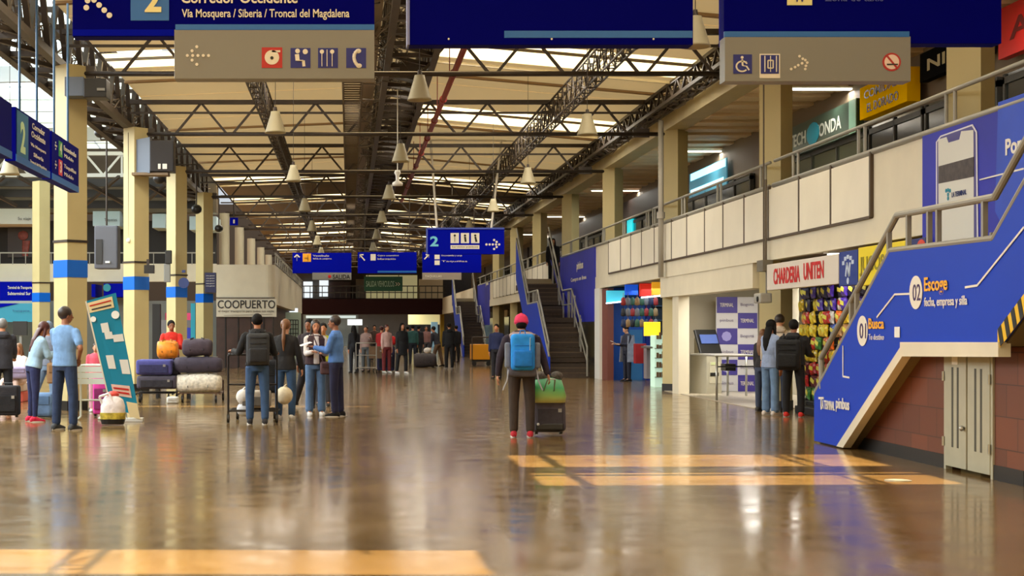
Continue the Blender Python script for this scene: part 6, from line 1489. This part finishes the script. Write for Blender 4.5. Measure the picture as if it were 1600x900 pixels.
# ---- people further down the hall
FAR = [
 (553, 583, 40, 1.64, 'woman with long black hair and a black bag, leftmost of the far crowd', dict(top=(26, 28, 36), legs=(30, 32, 40), hstyle='long', female=True, yaw=.4)),
 (572, 581, 0, 1.62, 'woman in a dusty pink top and grey trousers holding out a telephone', dict(top=(150, 124, 118), legs=(84, 88, 92), hair='brown', female=True, yaw=PI-.3, armL=((-.3, .5, -.8), (-.1, 1, .5)))),
 (604, 583, 0, 1.66, 'woman with a bright red jacket round her waist beside a navy suitcase', dict(top=(205, 170, 165), legs=(120, 44, 48), hair='auburn', female=True, yaw=PI+.5, shoe=(220, 220, 220))),
 (596, 578, 0, 1.62, 'person in a red coat behind the navy suitcase', dict(top=(165, 28, 34), legs=(50, 30, 36), hair='auburn', yaw=-.6, hem=.12)),
 (628, 584, 0, 1.72, 'tall woman in a long black coat and white shoes in the far crowd', dict(top=(22, 24, 28), legs=(20, 20, 24), hair='black', hstyle='long', female=True, yaw=PI+.4, shoe=(226, 226, 224), hem=.3, coat=1, legL=((-.1, .1, -1), (0, -.05, -1)), legR=((.12, -.05, -1), (.05, -.1, -1)))),
 (645, 569, 0, 1.7, 'person with a teal rucksack right of the black coated woman', dict(top=(40, 84, 84), legs=(30, 36, 48), yaw=.2)),
 (654, 567, 0, 1.68, 'dark dressed person behind the teal rucksack', dict(top=(28, 30, 38), legs=(24, 26, 32), yaw=-.5)),
 (666, 564, 0, 1.66, 'person in a faded pink top in the middle of the far crowd', dict(top=(134, 98, 98), legs=(70, 70, 78), hair='brown', yaw=PI)),
 (684, 573, 0, 1.68, 'person in brown trousers bending forward next to the man in black', dict(top=(38, 38, 48), legs=(104, 80, 58), yaw=1.0, lean=.35, legL=((-.1, .25, -1), (0, -.2, -1)), legR=((.1, -.15, -1), (0, -.25, -1)))),
 (702, 578, 0, 1.74, 'man all in black with a rucksack walking away near the distant stairs', dict(top=(22, 24, 28), legs=(18, 18, 22), yaw=0, coat='hood', shoe=(120, 116, 112))),
 (713, 566, 0, 1.68, 'person in dark clothes right of the man all in black', dict(top=(28, 28, 34), legs=(24, 24, 28), yaw=.4)),
 (637, 560, 0, 1.66, 'far person in grey seen between the coats', dict(top=(86, 82, 88), legs=(60, 60, 66), yaw=.1)),
 (585, 566, 0, 1.7, 'far person in brown behind the empty trolley', dict(top=(76, 58, 52), legs=(50, 48, 50), yaw=PI)),
 (776, 592, 0, 1.66, 'person in a dark blue shirt behind the traveller with the blue backpack', dict(top=(24, 34, 76), legs=(28, 26, 34), yaw=PI-.4)),
]
for (px, py, _, h, lab, kw) in FAR:
    kw = dict(kw); yw = kw.pop('yaw'); person(px, py, yw, h, lab, hi=False, group='people in the far crowd', **kw)
Yf = fy(581); suitcase(wx(603, Yf), Yf, .05, (.62, .35, .85), (34, 34, 66), 'tall navy suitcase in the far crowd beside the red jacket')
duffel(wx(607, Yf), Yf-.1, .95, .5, .2, (215, 36, 36), 'bright red jacket bundle lying on the tall navy suitcase', name='folded_jacket', cat='jacket', flat=.8)
cart(wx(572, 52), 52, .7, .9, 'pale steel luggage trolley in the far crowd', c=(150, 146, 138)); suitcase(wx(588, 52), 52.2, .5, (.5, .4, .42), (116, 92, 70), 'brown cardboard box on the far luggage trolley', name='cardboard_box', wheels=False, handle=False, bev=.01, pocket=False)
duffel(wx(664, 60), 60, .0, .9, .35, (70, 64, 66), 'dark heap of luggage on the floor in the far crowd'); 
b = MB(); b.ell((wx(668, 59), 59, .68), (.16, .14, .12), sub=2); setp(b.build('white_bundle', mat('soft_0', (224, 220, 214), .7), None, smooth=True), 'white bundle on top of the dark heap of luggage', 'bundle')
t = thing('yellow_cart', 'amber yellow box cart on black wheels at the foot of the distant stairs', 'cart', (wx(752, 62), 62, 0))
x0, x1 = wx(737, 62), wx(767, 62); MB().box(x0, x1, 62, 62.9, wz(562, 62), wz(538, 62), .02).build('cart_box', mat('cart_amber', (225, 150, 10), .45), t)
MB().path([(x0+.02, 62, wz(562, 62)), (x0+.02, 62, wz(527, 62)), (x1-.02, 62, wz(527, 62)), (x1-.02, 62, wz(562, 62))], .05, 8).build('push_handle', steel, t)
for x_ in (x0+.1, x1-.1): MB().bar((x_, 62, .1), (x_, 62.08, .1), .2, None, 16).build('wheel', black, t)
MB().box(x0, x1, 62.05, 62.8, .18, wz(562, 62)).build('chassis', black, t)
# person in black at the top of the middle stairs
person(862, 0, PI, 1.75, 'person in black standing at the top of the middle staircase', (20, 18, 22), (18, 18, 22), (20, 20, 20), 'tan', 'black', 'long', Y=56.2, X=wx(864, 56.2), hi=False, zoff=3.15, hem=.2, coat=1)
# waste bin and small floor marks
t = thing('floor_hatch', 'small metal floor cover near the tiled wall', 'cover', (wx(1400, fy(751)), fy(751), 0))
MB().bar((wx(1403, fy(751)), fy(751), 0), (wx(1403, fy(751)), fy(751), .006), .26, None, 28).build('cover_plate', chrome, t); MB().bar((wx(1403, fy(751)), fy(751), 0.004), (wx(1403, fy(751)), fy(751), .009), .18, None, 28).build('cover_ring', greys, t)
